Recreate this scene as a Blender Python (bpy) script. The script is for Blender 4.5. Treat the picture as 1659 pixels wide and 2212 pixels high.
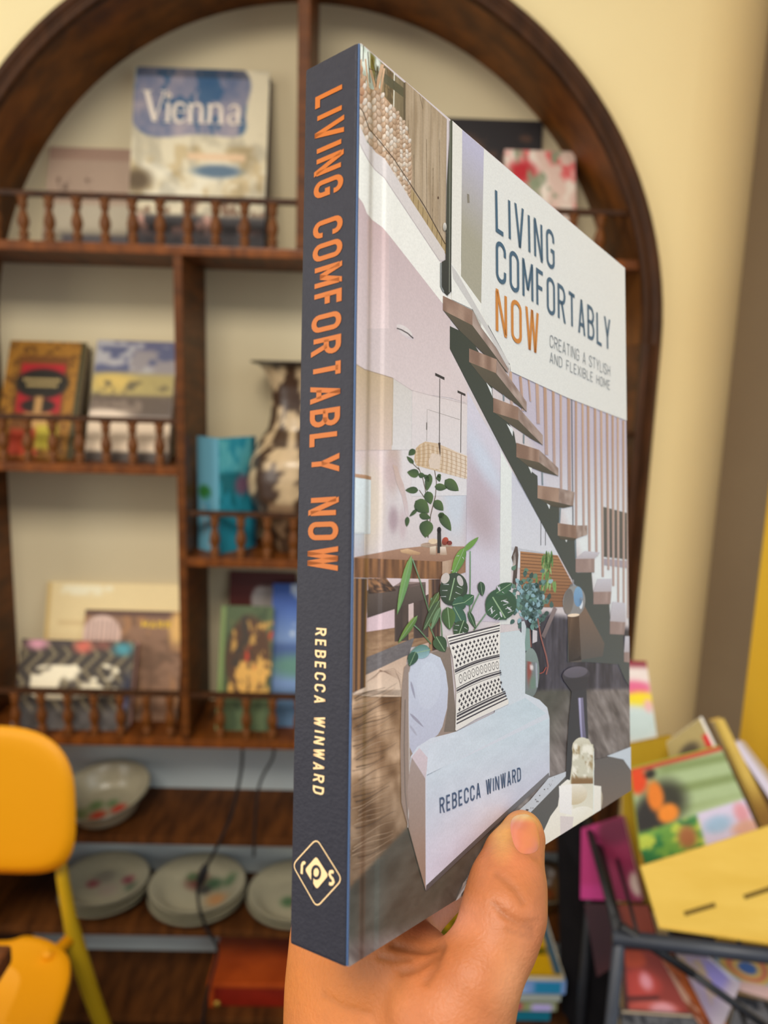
import bpy, math, random
import numpy as np
from mathutils import Matrix, Vector
from mathutils.geometry import tessellate_polygon

for o in list(bpy.data.objects):
    bpy.data.objects.remove(o, do_unlink=True)
SC = bpy.context.scene
COL = SC.collection
FW, FH, FPX = 1659.0, 2212.0, 1662.0
EYE = Vector((0, 0, 1.6))            # the camera stands 1.6 m above the floor
D1, D2 = 1.60, 1.82                  # front edge and back wall of the arched niche

# ---------------------------------------------------------------- camera
def _rx(a): c, s = math.cos(a), math.sin(a); return np.array([[1, 0, 0], [0, c, -s], [0, s, c]])
def _ry(a): c, s = math.cos(a), math.sin(a); return np.array([[c, 0, s], [0, 1, 0], [-s, 0, c]])
def _rz(a): c, s = math.cos(a), math.sin(a); return np.array([[c, -s, 0], [s, c, 0], [0, 0, 1]])
RC = _rz(0.0303) @ _rx(0.1773) @ _ry(-0.0167)
M3 = np.array([[1, 0, 0], [0, 0, 1], [0, -1, 0]], float)      # x right, y down, z forward -> X, Y, Z
R3 = M3 @ RC.T                                                 # camera axes (right, down, forward) in the world
cam = bpy.data.objects.new('camera', bpy.data.cameras.new('camera'))
COL.objects.link(cam)
cm = np.eye(4); cm[:3, 0] = R3[:, 0]; cm[:3, 1] = -R3[:, 1]; cm[:3, 2] = -R3[:, 2]; cm[:3, 3] = EYE
cam.matrix_world = Matrix(cm.tolist())
cam.data.sensor_fit = 'HORIZONTAL'; cam.data.sensor_width = 36.0
cam.data.lens = 36.0 * FPX / FW
cam.data.clip_start = 0.02
cam.data.dof.use_dof = True
cam.data.dof.focus_distance = 0.262
cam.data.dof.aperture_fstop = 13.5
SC.camera = cam

# ---------------------------------------------------------------- world and lamps
w = bpy.data.worlds.new('world'); SC.world = w; w.use_nodes = True
w.node_tree.nodes['Background'].inputs[0].default_value = (0.98, 0.98, 1.0, 1)
w.node_tree.nodes['Background'].inputs[1].default_value = 0.47
def area(name, loc, target, size, sy, power, col):
    l = bpy.data.lights.new(name, 'AREA'); l.shape = 'RECTANGLE'; l.size = size; l.size_y = sy
    l.energy = power; l.color = col
    o = bpy.data.objects.new(name, l); COL.objects.link(o); o.location = loc
    o.rotation_euler = (Vector(target) - Vector(loc)).to_track_quat('-Z', 'Y').to_euler()
    return o
area('ceiling_light', (-0.5, -0.9, 3.1), (-0.1, 1.7, 1.2), 1.3, 0.8, 60, (1.0, 0.93, 0.83))
area('window_light', (1.9, -0.6, 1.9), (0.2, 0.8, 1.3), 1.4, 1.8, 12, (0.80, 0.91, 1.0))
area('left_fill_light', (-2.3, 0.1, 1.9), (0.5, 1.4, 1.2), 1.3, 1.6, 20, (1.0, 0.95, 0.86))  # added fill lamp on the left, brightens the pier and the hand
SC.view_settings.view_transform = 'Standard'; SC.view_settings.look = 'None'
SC.view_settings.gamma = 1; SC.view_settings.use_curve_mapping = False
SC.view_settings.exposure = -0.02

# ---------------------------------------------------------------- helpers
def cray(px, py):
    return R3 @ np.array([(px - FW / 2) / FPX, (py - FH / 2) / FPX, 1.0])
def at(px, py, Y):
    d = cray(px, py); return Vector(d * (Y / d[1])) + EYE
def atz(px, py, z):
    d = cray(px, py); return Vector(d * ((z - EYE.z) / d[2])) + EYE
def atd(px, py, depth):
    return Vector(cray(px, py) * depth) + EYE
def lin(c):
    r = []
    for v in c[:3]:
        v = max(0.0, min(1.0, v / 255.0)); r.append(v / 12.92 if v <= 0.04045 else ((v + 0.055) / 1.055) ** 2.4)
    return r
def linA(a):
    a = np.clip(np.asarray(a, float) / 255.0, 0, 1)
    return np.where(a <= 0.04045, a / 12.92, ((a + 0.055) / 1.055) ** 2.4)

def mat(name, col, rough=0.6, spec=0.4, noise=None, bump=0.0, metal=0.0, coat=0.0, stretch=(1, 1, 1), bscale=None, sss=0.0):
    """principled material: noise = (scale, second colour) mixes two colours by a procedural noise"""
    m = bpy.data.materials.new(name); m.use_nodes = True; nt = m.node_tree; b = nt.nodes['Principled BSDF']
    b.inputs['Roughness'].default_value = rough; b.inputs['Specular IOR Level'].default_value = spec
    b.inputs['Metallic'].default_value = metal; b.inputs['Coat Weight'].default_value = coat
    b.inputs['Base Color'].default_value = lin(col) + [1]
    if sss:
        b.inputs['Subsurface Weight'].default_value = sss
        b.inputs['Subsurface Radius'].default_value = (0.006, 0.002, 0.001); b.inputs['Subsurface Scale'].default_value = 1.0
    tc = nt.nodes.new('ShaderNodeTexCoord'); mp = nt.nodes.new('ShaderNodeMapping')
    mp.inputs['Scale'].default_value = stretch; nt.links.new(tc.outputs['Object'], mp.inputs[0])
    sc = noise[0] if noise else (bscale or 60)
    nz = nt.nodes.new('ShaderNodeTexNoise'); nz.inputs['Scale'].default_value = sc; nz.inputs['Detail'].default_value = 5
    nt.links.new(mp.outputs[0], nz.inputs[0])
    if noise:
        cr = nt.nodes.new('ShaderNodeValToRGB'); cr.color_ramp.elements[0].position = 0.32; cr.color_ramp.elements[1].position = 0.68
        cr.color_ramp.elements[0].color = lin(col) + [1]; cr.color_ramp.elements[1].color = lin(noise[1]) + [1]
        nt.links.new(nz.outputs[0], cr.inputs[0]); nt.links.new(cr.outputs[0], b.inputs['Base Color'])
    if bump:
        n2 = nz
        if bscale:
            n2 = nt.nodes.new('ShaderNodeTexNoise'); n2.inputs['Scale'].default_value = bscale; n2.inputs['Detail'].default_value = 3
            nt.links.new(mp.outputs[0], n2.inputs[0])
        bp = nt.nodes.new('ShaderNodeBump'); bp.inputs['Strength'].default_value = bump; bp.inputs['Distance'].default_value = 0.002
        nt.links.new(n2.outputs[0], bp.inputs['Height']); nt.links.new(bp.outputs[0], b.inputs['Normal'])
    return m
def vmat(name, rough=0.5, spec=0.4, fine=0.0, fscale=900, hinge=False, sss=0.0, bump=0.0, bscale=300, coat=0.0):
    """printed or tinted surface: per-vertex colour, with a faint procedural grain"""
    m = bpy.data.materials.new(name); m.use_nodes = True; nt = m.node_tree; b = nt.nodes['Principled BSDF']
    b.inputs['Roughness'].default_value = rough; b.inputs['Specular IOR Level'].default_value = spec
    b.inputs['Coat Weight'].default_value = coat; b.inputs['Coat Roughness'].default_value = 0.22
    at_ = nt.nodes.new('ShaderNodeAttribute'); at_.attribute_name = 'col'
    src = at_.outputs['Color']
    tc = nt.nodes.new('ShaderNodeTexCoord')
    if fine:
        nz = nt.nodes.new('ShaderNodeTexNoise'); nz.inputs['Scale'].default_value = fscale; nz.inputs['Detail'].default_value = 2
        nt.links.new(tc.outputs['Object'], nz.inputs[0])
        mr = nt.nodes.new('ShaderNodeMapRange'); mr.inputs[1].default_value = 0.3; mr.inputs[2].default_value = 0.7
        mr.inputs[3].default_value = 1 - fine; mr.inputs[4].default_value = 1 + fine
        nt.links.new(nz.outputs[0], mr.inputs[0])
        mx = nt.nodes.new('ShaderNodeVectorMath'); mx.operation = 'SCALE'
        nt.links.new(src, mx.inputs[0]); nt.links.new(mr.outputs[0], mx.inputs['Scale']); src = mx.outputs[0]
    nt.links.new(src, b.inputs['Base Color'])
    if sss:
        b.inputs['Subsurface Weight'].default_value = sss
        b.inputs['Subsurface Radius'].default_value = (0.005, 0.0016, 0.0008); b.inputs['Subsurface Scale'].default_value = 1.0
    if bump:
        n2 = nt.nodes.new('ShaderNodeTexNoise'); n2.inputs['Scale'].default_value = bscale; n2.inputs['Detail'].default_value = 4
        nt.links.new(tc.outputs['Object'], n2.inputs[0])
        bp = nt.nodes.new('ShaderNodeBump'); bp.inputs['Strength'].default_value = bump; bp.inputs['Distance'].default_value = 0.0006
        nt.links.new(n2.outputs[0], bp.inputs['Height']); nt.links.new(bp.outputs[0], b.inputs['Normal'])
    if hinge:       # pressed hinge groove of the hardcover along the spine side
        sx = nt.nodes.new('ShaderNodeSeparateXYZ'); nt.links.new(tc.outputs['Object'], sx.inputs[0])
        fc = nt.nodes.new('ShaderNodeFloatCurve'); nt.links.new(sx.outputs[0], fc.inputs['Value'])
        mr = nt.nodes.new('ShaderNodeMapRange'); mr.inputs[1].default_value = 0.0; mr.inputs[2].default_value = 0.02
        nt.links.new(sx.outputs[0], mr.inputs[0]); nt.links.new(mr.outputs[0], fc.inputs['Value'])
        cv = fc.mapping.curves[0]
        cv.points[0].location = (0, 0.75); cv.points[1].location = (1, 1)
        for p in ((0.10, 1.0), (0.22, 0.98), (0.38, 0.25), (0.55, 0.25), (0.68, 0.97)): cv.points.new(*p)
        fc.mapping.update()
        bp = nt.nodes.new('ShaderNodeBump'); bp.inputs['Strength'].default_value = 0.7; bp.inputs['Distance'].default_value = 0.0016
        nt.links.new(fc.outputs[0], bp.inputs['Height']); nt.links.new(bp.outputs[0], b.inputs['Normal'])
    return m

def link(o, parent=None):
    COL.objects.link(o)
    if parent is not None: o.parent = parent
    return o
def obj(name, V, F, m, parent=None, cols=None, smooth=False):
    me = bpy.data.meshes.new(name)
    me.from_pydata([tuple(v) for v in V], [], [tuple(f) for f in F]); me.materials.append(m)
    if cols is not None:
        a = me.color_attributes.new('col', 'FLOAT_COLOR', 'POINT')
        c = np.ones((len(V), 4), np.float32); c[:, :3] = cols; a.data.foreach_set('color', c.ravel())
    if smooth: me.polygons.foreach_set('use_smooth', [True] * len(me.polygons))
    me.update()
    return link(bpy.data.objects.new(name, me), parent)
def tag(o, label=None, cat=None, group=None, kind=None):
    if label: o['label'] = label
    if cat: o['category'] = cat
    if group: o['group'] = group
    if kind: o['kind'] = kind
    return o
def empty(name, label, cat, M=None, group=None):
    o = bpy.data.objects.new(name, None); COL.objects.link(o); o.empty_display_size = 0.02
    if M is not None: o.matrix_world = M if isinstance(M, Matrix) else Matrix.Translation(Vector(M))
    return tag(o, label, cat, group)

class MB:
    def __init__(s): s.V = []; s.F = []; s.C = []
    def add(s, V, F, col=None):
        n = len(s.V); s.V += [tuple(v) for v in V]; s.F += [tuple(i + n for i in f) for f in F]
        if col is not None: s.C += [col] * len(V) if not isinstance(col, list) else col
        return s
    def box(s, a, b, col=None):
        x0, y0, z0 = [min(p, q) for p, q in zip(a, b)]; x1, y1, z1 = [max(p, q) for p, q in zip(a, b)]
        V = [(x, y, z) for x in (x0, x1) for y in (y0, y1) for z in (z0, z1)]
        return s.add(V, [(0, 1, 3, 2), (4, 6, 7, 5), (0, 4, 5, 1), (2, 3, 7, 6), (0, 2, 6, 4), (1, 5, 7, 3)], col)
    def bbox(s, a, b, r=0.004, col=None):      # box with chamfered edges
        x0, y0, z0 = [min(p, q) for p, q in zip(a, b)]; x1, y1, z1 = [max(p, q) for p, q in zip(a, b)]
        r = min(r, (x1 - x0) / 2.1, (y1 - y0) / 2.1, (z1 - z0) / 2.1)
        import bmesh
        bm = bmesh.new(); bmesh.ops.create_cube(bm, size=1)
        for v in bm.verts: v.co = Vector(((x0 + x1) / 2 + v.co.x * (x1 - x0), (y0 + y1) / 2 + v.co.y * (y1 - y0), (z0 + z1) / 2 + v.co.z * (z1 - z0)))
        bmesh.ops.bevel(bm, geom=bm.edges[:], offset=r, segments=2, profile=0.7, affect='EDGES')
        bm.verts.ensure_lookup_table()
        s.add([v.co[:] for v in bm.verts], [[v.index for v in f.verts] for f in bm.faces], col); bm.free(); return s
    def tube(s, pts, r, seg=8, col=None, caps=True):
        P = [Vector(p) for p in pts]; rr = r if isinstance(r, (list, tuple)) else [r] * len(P); V = []; F = []
        up = None
        for i, p in enumerate(P):
            d = (P[min(i + 1, len(P) - 1)] - P[max(i - 1, 0)]).normalized()
            if up is None: up = d.orthogonal().normalized()
            up = (up - d * up.dot(d)).normalized(); q = d.cross(up)
            for k in range(seg):
                a = 2 * math.pi * k / seg; V.append(p + (up * math.cos(a) + q * math.sin(a)) * rr[i])
        for i in range(len(P) - 1):
            for k in range(seg):
                a, b = i * seg + k, i * seg + (k + 1) % seg; F.append((a, b, b + seg, a + seg))
        if caps: F.append(tuple(range(seg - 1, -1, -1))); F.append(tuple((len(P) - 1) * seg + k for k in range(seg)))
        return s.add(V, F, col)
    def lathe(s, prof, seg=24, org=(0, 0, 0), col=None):
        V = []; F = []; n = len(prof)
        for k in range(seg):
            a = 2 * math.pi * k / seg
            for r, z in prof: V.append((org[0] + r * math.cos(a), org[1] + r * math.sin(a), org[2] + z))
        for k in range(seg):
            for i in range(n - 1):
                a, b = k * n + i, ((k + 1) % seg) * n + i; F.append((a, b, b + 1, a + 1))
        return s.add(V, F, col)
    def prism(s, poly, e, col=None):           # polygon (3-D points) pushed along e
        P = [Vector(p) for p in poly]; n = len(P); e = Vector(e)
        tr = tessellate_polygon([P]); V = P + [p + e for p in P]
        F = [tuple(t) for t in tr] + [tuple(i + n for i in reversed(t)) for t in tr]
        F += [(i, (i + 1) % n, (i + 1) % n + n, i + n) for i in range(n)]
        return s.add(V, F, col)
    def build(s, name, m, parent=None, smooth=False):
        return obj(name, s.V, s.F, m, parent, np.array(s.C) if s.C else None, smooth)

def part_at(o, M):           # part whose mesh is authored in its own frame
    o.matrix_local = M; return o
rng = np.random.default_rng(7); random.seed(7)
_tab = rng.random((64, 64))
def vn(x, y, seed=0):        # smooth value noise 0..1
    x = np.asarray(x, float) + seed * 17.31; y = np.asarray(y, float) + seed * 5.77
    i = np.floor(x).astype(int); j = np.floor(y).astype(int); fx = x - i; fy = y - j
    fx = fx * fx * (3 - 2 * fx); fy = fy * fy * (3 - 2 * fy)
    g = lambda a, b: _tab[a % 64, b % 64]
    return (g(i, j) * (1 - fx) + g(i + 1, j) * fx) * (1 - fy) + (g(i, j + 1) * (1 - fx) + g(i + 1, j + 1) * fx) * fy
def fbm(x, y, seed=0): return (vn(x, y, seed) * .5 + vn(x * 2.1, y * 2.1, seed + 1) * .3 + vn(x * 4.3, y * 4.3, seed + 2) * .2)
def paint(S, T, base, shapes):
    """compose soft shapes over a base colour; S, T are 0..1 arrays (left-right, top-bottom); returns sRGB 0..255"""
    C = np.empty(S.shape + (3,)); C[:] = base
    for sh in shapes:
        k = sh[0]
        if k == 'e':      # ellipse cx cy rx ry colour soft
            _, cx, cy, rx, ry, c, so = sh; d = np.hypot((S - cx) / rx, (T - cy) / ry); m = np.clip((1 + so - d) / (2 * so + 1e-6), 0, 1)
        elif k == 'r':    # rectangle
            _, x0, y0, x1, y1, c, so = sh; d = np.minimum(np.minimum(S - x0, x1 - S), np.minimum(T - y0, y1 - T)); m = np.clip(d / (so + 1e-6) + .5, 0, 1)
        elif k == 'b':    # noise blotches inside a rectangle: x0 y0 x1 y1 colour fx fy threshold seed
            _, x0, y0, x1, y1, c, fx, fy, th, sd = sh
            d = np.minimum(np.minimum(S - x0, x1 - S), np.minimum(T - y0, y1 - T))
            m = np.clip(d / .02 + .5, 0, 1) * np.clip((fbm(S * fx, T * fy, sd) - th) * 7, 0, 1)
        elif k == 'g':    # vertical gradient to colour
            _, t0, t1, c = sh; m = np.clip((T - t0) / (t1 - t0), 0, 1)
        m = (m * m * (3 - 2 * m))[..., None]; C = C * (1 - m) + np.array(c, float) * m
    return C
def print_grid(name, w, h, base, shapes, m, parent, M=None, nx=40, ny=50, org=(0, 0, 0), ux=(1, 0, 0), uz=(0, 0, 1), func=None):
    """printed sheet w by h, its lower left corner at org"""
    s = np.linspace(0, 1, nx + 1); t = np.linspace(0, 1, ny + 1); S, T = np.meshgrid(s, t)
    C = linA(func(S, T) if func else paint(S, T, base, shapes)).reshape(-1, 3)
    o = np.array(org); a = np.array(ux, float) * w; b = np.array(uz, float) * h
    V = (o + S.reshape(-1, 1) * a + (1 - T.reshape(-1, 1)) * b)
    n = nx + 1; F = [(j * n + i, (j + 1) * n + i, (j + 1) * n + i + 1, j * n + i + 1) for j in range(ny) for i in range(nx)]
    return obj(name, V, F, m, parent, C)

# ---------------------------------------------------------------- condensed stroke lettering
def _arc(cx, cy, rx, ry, a0, a1, n=8):
    return [(cx + rx * math.cos(math.radians(a0 + (a1 - a0) * i / n)), cy + ry * math.sin(math.radians(a0 + (a1 - a0) * i / n))) for i in range(n + 1)]
def glyph(ch, w=0.42, wi=0.6):
    """strokes of a capital on a cell of height 1 (y up), and its advance width"""
    r = w / 2; R = r * 0.95
    top = _arc(r, 1 - R, r, R, 180, 0); bot = _arc(r, R, r, R, 180, 360)
    G = {
     'I': ([[(0, 0), (0, 1)]], 0.0), 'L': ([[(0, 1), (0, 0), (w * .82, 0)]], w * .82),
     'V': ([('d', 0, 1, w * .5, 0), ('d', w, 1, w * .5, 0)], w), 'N': ([[(0, 0), (0, 1)], [(w, 0), (w, 1)], ('d', 0.01, 1, w - .01, 0)], w),
     'O': ([top + [(w, R)] + _arc(r, R, r, R, 0, -180) + [(0, 1 - R)]], w),
     'C': ([[(w, .70), (w, 1 - R)] + _arc(r, 1 - R, r, R, 0, 180) + bot + [(w, .30)]], w),
     'G': ([[(w, .72), (w, 1 - R)] + _arc(r, 1 - R, r, R, 0, 180) + bot + [(w, .47), (w * .55, .47)]], w),
     'M': ([[(0, 0), (0, 1)], [(w * 1.25, 0), (w * 1.25, 1)], ('d', 0, 1, w * .625, .26), ('d', w * 1.25, 1, w * .625, .26)], w * 1.25),
     'F': ([[(0, 0), (0, 1), (w * .85, 1)], [(0, .53), (w * .75, .53)]], w * .85),
     'E': ([[(w * .85, 0), (0, 0), (0, 1), (w * .85, 1)], [(0, .52), (w * .75, .52)]], w * .85),
     'R': ([[(0, 0), (0, 1), (r, 1)] + _arc(r, .76, r, .24, 90, -90) + [(0, .52)], ('d', r, .54, w, 0)], w),
     'P': ([[(0, 0), (0, 1), (r, 1)] + _arc(r, .74, r, .26, 90, -90) + [(0, .48)]], w),
     'T': ([[(0, 1), (w, 1)], [(w / 2, 1), (w / 2, 0)]], w),
     'A': ([('d', w / 2, 1, 0, 0), ('d', w / 2, 1, w, 0), [(w * .16, .25), (w * .84, .25)]], w),
     'B': ([[(r, .53), (0, .53), (0, 1), (r, 1)] + _arc(r, .765, r * .95, .235, 90, -90), [(r, .53)] + _arc(r, .265, r, .265, 90, -90) + [(0, 0), (0, .53)]], w),
     'D': ([[(r * .8, 1), (0, 1), (0, 0), (r * .8, 0)] + _arc(r * .8, r, w - r * .8, r, -90, 0) + _arc(r * .8, 1 - r, w - r * .8, r, 0, 90)], w),
     'Y': ([('d', 0, 1, w / 2, .42), ('d', w, 1, w / 2, .42), [(w / 2, .48), (w / 2, 0)]], w),
     'W': ([('d', 0, 1, w * .36, 0), ('d', w * .72, 1, w * .36, 0), ('d', w * .72, 1, w * 1.08, 0), ('d', w * 1.44, 1, w * 1.08, 0)], w * 1.44),
     'H': ([[(0, 0), (0, 1)], [(w, 0), (w, 1)], [(0, .52), (w, .52)]], w),
     'X': ([('d', 0, 1, w, 0), ('d', w, 1, 0, 0)], w),
     'S': ([[(w, .74), (w, 1 - R)] + _arc(r, .76, r, .24, 0, 180) + [(0, .70), (w, .30)] + _arc(r, .24, r, .24, 0, -180) + [(0, .26)]], w),
     'U': ([[(0, 1)] + bot + [(w, 1)]], w), 'K': ([[(0, 0), (0, 1)], [(w, 1), (0, .45)], [(w * .3, .6), (w, 0)]], w),
     ' ': ([], w * .55)}
    return G[ch]
def stroke_poly(pts, hw):
    P = [Vector((p[0], p[1])) for p in pts]
    Q = [P[0]]
    for p in P[1:]:
        if (p - Q[-1]).length > 1e-5: Q.append(p)
    closed = (Q[0] - Q[-1]).length < 1e-4 and len(Q) > 3
    if closed: Q.pop()
    n = len(Q); L = []; R = []
    for i in range(n):
        a = Q[i - 1] if (i > 0 or closed) else None; b = Q[(i + 1) % n] if (i < n - 1 or closed) else None
        d1 = (Q[i] - a).normalized() if a is not None else None; d2 = (b - Q[i]).normalized() if b is not None else None
        if d1 is None: d1 = d2
        if d2 is None: d2 = d1
        n1 = Vector((-d1.y, d1.x)); n2 = Vector((-d2.y, d2.x)); m = n1 + n2
        if m.length < .3: m = n1 if m.length < 1e-4 else m
        m = m.normalized(); k = 1 / max(.36, m.dot(n1))
        L.append(Q[i] + m * hw * k); R.append(Q[i] - m * hw * k)
    V = L + R; F = [(i, i + 1, n + i + 1, n + i) for i in range(n - 1)]
    if closed: F.append((n - 1, 0, n, 2 * n - 1))
    return V, F
def text_mesh(txt, hw=0.06, gap=0.2, w=0.42):
    """flat lettering: (points, faces, total width) on a line of height 1"""
    V = []; F = []; x = 0.0
    for i, ch in enumerate(txt):
        st, adv = glyph(ch, w)
        for s in st:
            if s[0] == 'd':            # straight diagonal whose ends are cut level
                _, xa, ya, xb, yb = s; k = hw * math.sqrt(1 + ((xb - xa) / (ya - yb)) ** 2) * .98; n = len(V)
                V += [(x + hw + xa - k, ya), (x + hw + xa + k, ya), (x + hw + xb + k, yb), (x + hw + xb - k, yb)]; F.append((n, n + 1, n + 2, n + 3)); continue
            # keep outer edges inside the 0..1 height
            q = [(x + hw + px, hw + py * (1 - 2 * hw)) for px, py in s]
            v, f = stroke_poly(q, hw); n = len(V); V += [(a.x, a.y) for a in v]; F += [tuple(k + n for k in g) for g in f]
        x += adv + 2 * hw + gap
    return V, F, x - gap
# ================================================================ materials
M_wall = mat('cream_plaster', (244, 228, 178), .9, .2, noise=(2.5, (240, 222, 172)), bump=.15, bscale=90)
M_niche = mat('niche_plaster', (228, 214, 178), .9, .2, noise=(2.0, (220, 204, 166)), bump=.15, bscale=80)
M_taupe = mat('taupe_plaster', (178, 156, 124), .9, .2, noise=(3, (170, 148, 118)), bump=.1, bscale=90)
M_yellow = mat('yellow_paint', (255, 208, 62), .6, .3, noise=(3, (252, 200, 56)), bump=.1, bscale=60)
M_floor = mat('dark_floor_tiles', (70, 48, 34), .55, .4, noise=(6, (52, 36, 28)), bump=.2, bscale=40)
M_ceil = mat('ceiling_paint', (238, 230, 210), .9, .2, noise=(3, (232, 224, 204)))
M_wood = mat('walnut_stain', (112, 62, 20), .5, .22, noise=(9, (72, 38, 10)), bump=.25, stretch=(1, 1, 5))
M_woodh = mat('walnut_stain_across', (132, 72, 22), .5, .22, noise=(9, (86, 44, 12)), bump=.25, stretch=(5, 1, 1), coat=.1)
M_arch = mat('arch_veneer', (136, 80, 24), .5, .22, noise=(7, (84, 46, 12)), bump=.25, stretch=(2.5, 2.5, 1))
M_dark = mat('dark_walnut', (78, 46, 22), .5, .22, noise=(10, (52, 30, 14)), bump=.2, stretch=(4, 1, 1))
M_print = vmat('printed_paper', .45, .4, fine=.05, fscale=260)
M_pages = mat('page_edges', (222, 208, 180), .9, .1, noise=(300, (190, 174, 146)), stretch=(.05, 1, 1), bump=.2)

AX, AZ = -0.1004 * D1, 1.6 + 0.0472 * D1      # centre of the arch
RO, RI = 0.4592 * D1, 0.4393 * D1
NSEG = 56
def arc_pts(r, Y, a0=0, a1=180, n=NSEG):
    return [Vector((AX + r * math.cos(math.radians(a0 + (a1 - a0) * i / n)), Y, AZ + r * math.sin(math.radians(a0 + (a1 - a0) * i / n)))) for i in range(n + 1)]

# ================================================================ structure
HC = 2.95
def structure(name, mb, m, smooth=False):
    o = mb.build(name, m, None, smooth); o['kind'] = 'structure'; return o
XL = -2.6; XR = AX + RO + .03; RR = (at(1525, 1450, D1 + .09).x - XR) / .93                            # where the front wall starts and where its rounded corner begins
mb = MB()
rh = RO - .008
P = arc_pts(rh, D1)
ring = [Vector((AX + rh, D1, 0))] + P + [Vector((AX - rh, D1, 0))]
V = []; F = []
for p in P:                                     # wall above the arch, strip by strip up to the ceiling
    V.append(p); V.append(Vector((p.x, D1, HC)))
for i in range(len(P) - 1): F.append((2 * i, 2 * i + 1, 2 * i + 3, 2 * i + 2))
mb.add(V, F)
for x0, x1 in ((XL, AX - rh), (AX + rh, XR)):
    mb.add([(x0, D1, 0), (x1, D1, 0), (x1, D1, HC), (x0, D1, HC)], [(0, 1, 2, 3)])
n = 14; V = []                        # rounded corner turning away from the room
for i in range(n + 1):
    a = math.pi / 2 * i / n; V += [(XR + RR * math.sin(a), D1 + RR * (1 - math.cos(a)), 0), (XR + RR * math.sin(a), D1 + RR * (1 - math.cos(a)), HC)]
V += [(XR + RR, D1 + .75, 0), (XR + RR, D1 + .75, HC)]
mb.add(V, [(2 * i, 2 * i + 2, 2 * i + 3, 2 * i + 1) for i in range(n + 1)])
structure('wall_back', mb, M_wall, True)
mb = MB(); mb.add([(AX - rh, D2, 0), (AX + rh, D2, 0), (AX + rh, D2, AZ + rh), (AX - rh, D2, AZ + rh)], [(0, 1, 2, 3)])
structure('wall_niche', mb, M_niche)
zb4 = at(400, 1610, D1).z
M_blue = mat('pale_blue_lower_wall', (208, 216, 212), .9, .2, noise=(3, (196, 206, 206)), bump=.1, bscale=80)
mb = MB(); mb.box((AX - rh, D2 - .004, 0), (AX + rh, D2 - .0002, zb4)); structure('wall_lower', mb, M_blue)  # thin pale blue sheet over the lower niche wall
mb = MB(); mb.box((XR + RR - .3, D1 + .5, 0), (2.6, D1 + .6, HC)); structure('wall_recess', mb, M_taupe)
# painted yellow pier on the right
pY = 1.45
pe = at(1600, 1560, pY)
mb = MB(); mb.bbox((pe.x, 1.16, 0), (pe.x + .5, pY, HC), .006); structure('wall_right', mb, M_yellow)
mb = MB(); mb.box((-2.6, -2.6, -.06), (2.6, 2.3, 0)); structure('floor', mb, M_floor)
mb = MB(); mb.box((-2.6, -.2, HC), (2.6, 2.3, HC + .05)); structure('ceiling', mb, M_ceil)

# ================================================================ arched shelf unit
unit = empty('arched_shelf_unit', 'tall dark walnut shelf unit with a wide arched top built into the cream wall', 'shelf unit', (AX, D1, 0))
UO = Vector((AX, D1, 0))
def U(v): return Vector(v) - UO
def ubox(name, a, b, m=M_woodh, r=.003, parent=unit):
    return MB().bbox(U(a), U(b), r).build(name, m, parent)
# broad inner band (soffit) of the arch
mb = MB()
A = arc_pts(RO - .012, D1 - .004); B = arc_pts(RO - .012, D2); C_ = arc_pts(RI, D2); Dd = arc_pts(RI, D1 - .004)
for r0, r1 in ((Dd, C_), (C_, B), (B, A), (A, Dd)):
    V = [];
    for p, q in zip(r0, r1): V += [U(p), U(q)]
    mb.add(V, [(2 * i, 2 * i + 1, 2 * i + 3, 2 * i + 2) for i in range(len(A) - 1)])
mb.build('arch_band', M_arch, unit, True)
# stepped moulding on the face of the arch
prof = [(RI - .003, 0), (RI - .003, -.016), (RI + .006, -.020), (RI + .010, -.013), (RI + .016, -.013), (RI + .020, -.022), (RO - .003, -.022), (RO + .004, -.012), (RO + .004, 0)]
def sweep(prof, z0=None):
    mb = MB(); V = []; k = len(prof)
    rows = [(math.radians(180.0 * i / NSEG)) for i in range(NSEG + 1)]
    for a in rows:
        for r, dy in prof: V.append(U((AX + r * math.cos(a), D1 + dy, AZ + r * math.sin(a))))
    F = [(i * k + j, i * k + j + 1, (i + 1) * k + j + 1, (i + 1) * k + j) for i in range(NSEG) for j in range(k - 1)]
    return mb.add(V, F)
sweep(prof).build('arch_moulding', M_dark, unit, True)
for s in (-1, 1):
    x0, x1 = AX + s * RI, AX + s * (RO - .012)
    ubox('side_panel', (x0, D1 - .004, 0), (x1, D2, AZ), M_wood)
    mb = MB(); V = []
    for r, dy in prof: V += [U((AX + s * r, D1 + dy, 0)), U((AX + s * r, D1 + dy, AZ))]
    mb.add(V, [(2 * i, 2 * i + 1, 2 * i + 3, 2 * i + 2) for i in range(len(prof) - 1)])
    mb.build('side_moulding', M_dark, unit)
XLI, XRI = AX - RI, AX + RI                     # inner sides
SH = .2
def zpx(px, py): return at(px, py, D1).z
z1 = zpx(320, 527)     # under the arch
z2 = zpx(195, 1003); z3 = zpx(525, 1208); z4 = zpx(400, 1598); z5 = zpx(400, 1810); z6 = zpx(400, 2008); z7 = .075
TH = .019
xd0, xd1 = at(379, 900, D1).x, at(398, 900, D1).x        # divider below the arch
xp0, xp1 = at(641, 300, D1).x, at(668, 300, D1).x        # post inside the arch
xe0, xe1 = at(985, 900, D1).x, at(1004, 900, D1).x       # second divider, behind the held book
M_low = mat('dark_board', (104, 60, 24), .6, .15, noise=(9, (66, 36, 14)), bump=.25, stretch=(5, 1, 1))
def shelf(x0, x1, z, y1=D2 - .005, y0=D1, m=M_woodh): return ubox('shelf_board', (x0, y0, z - TH), (x1, y1, z), m)
shelf(XLI, XRI, z1); shelf(XLI, xd0, z2); shelf(xd1, xe0, z3); shelf(xe1, XRI, z2)
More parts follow.
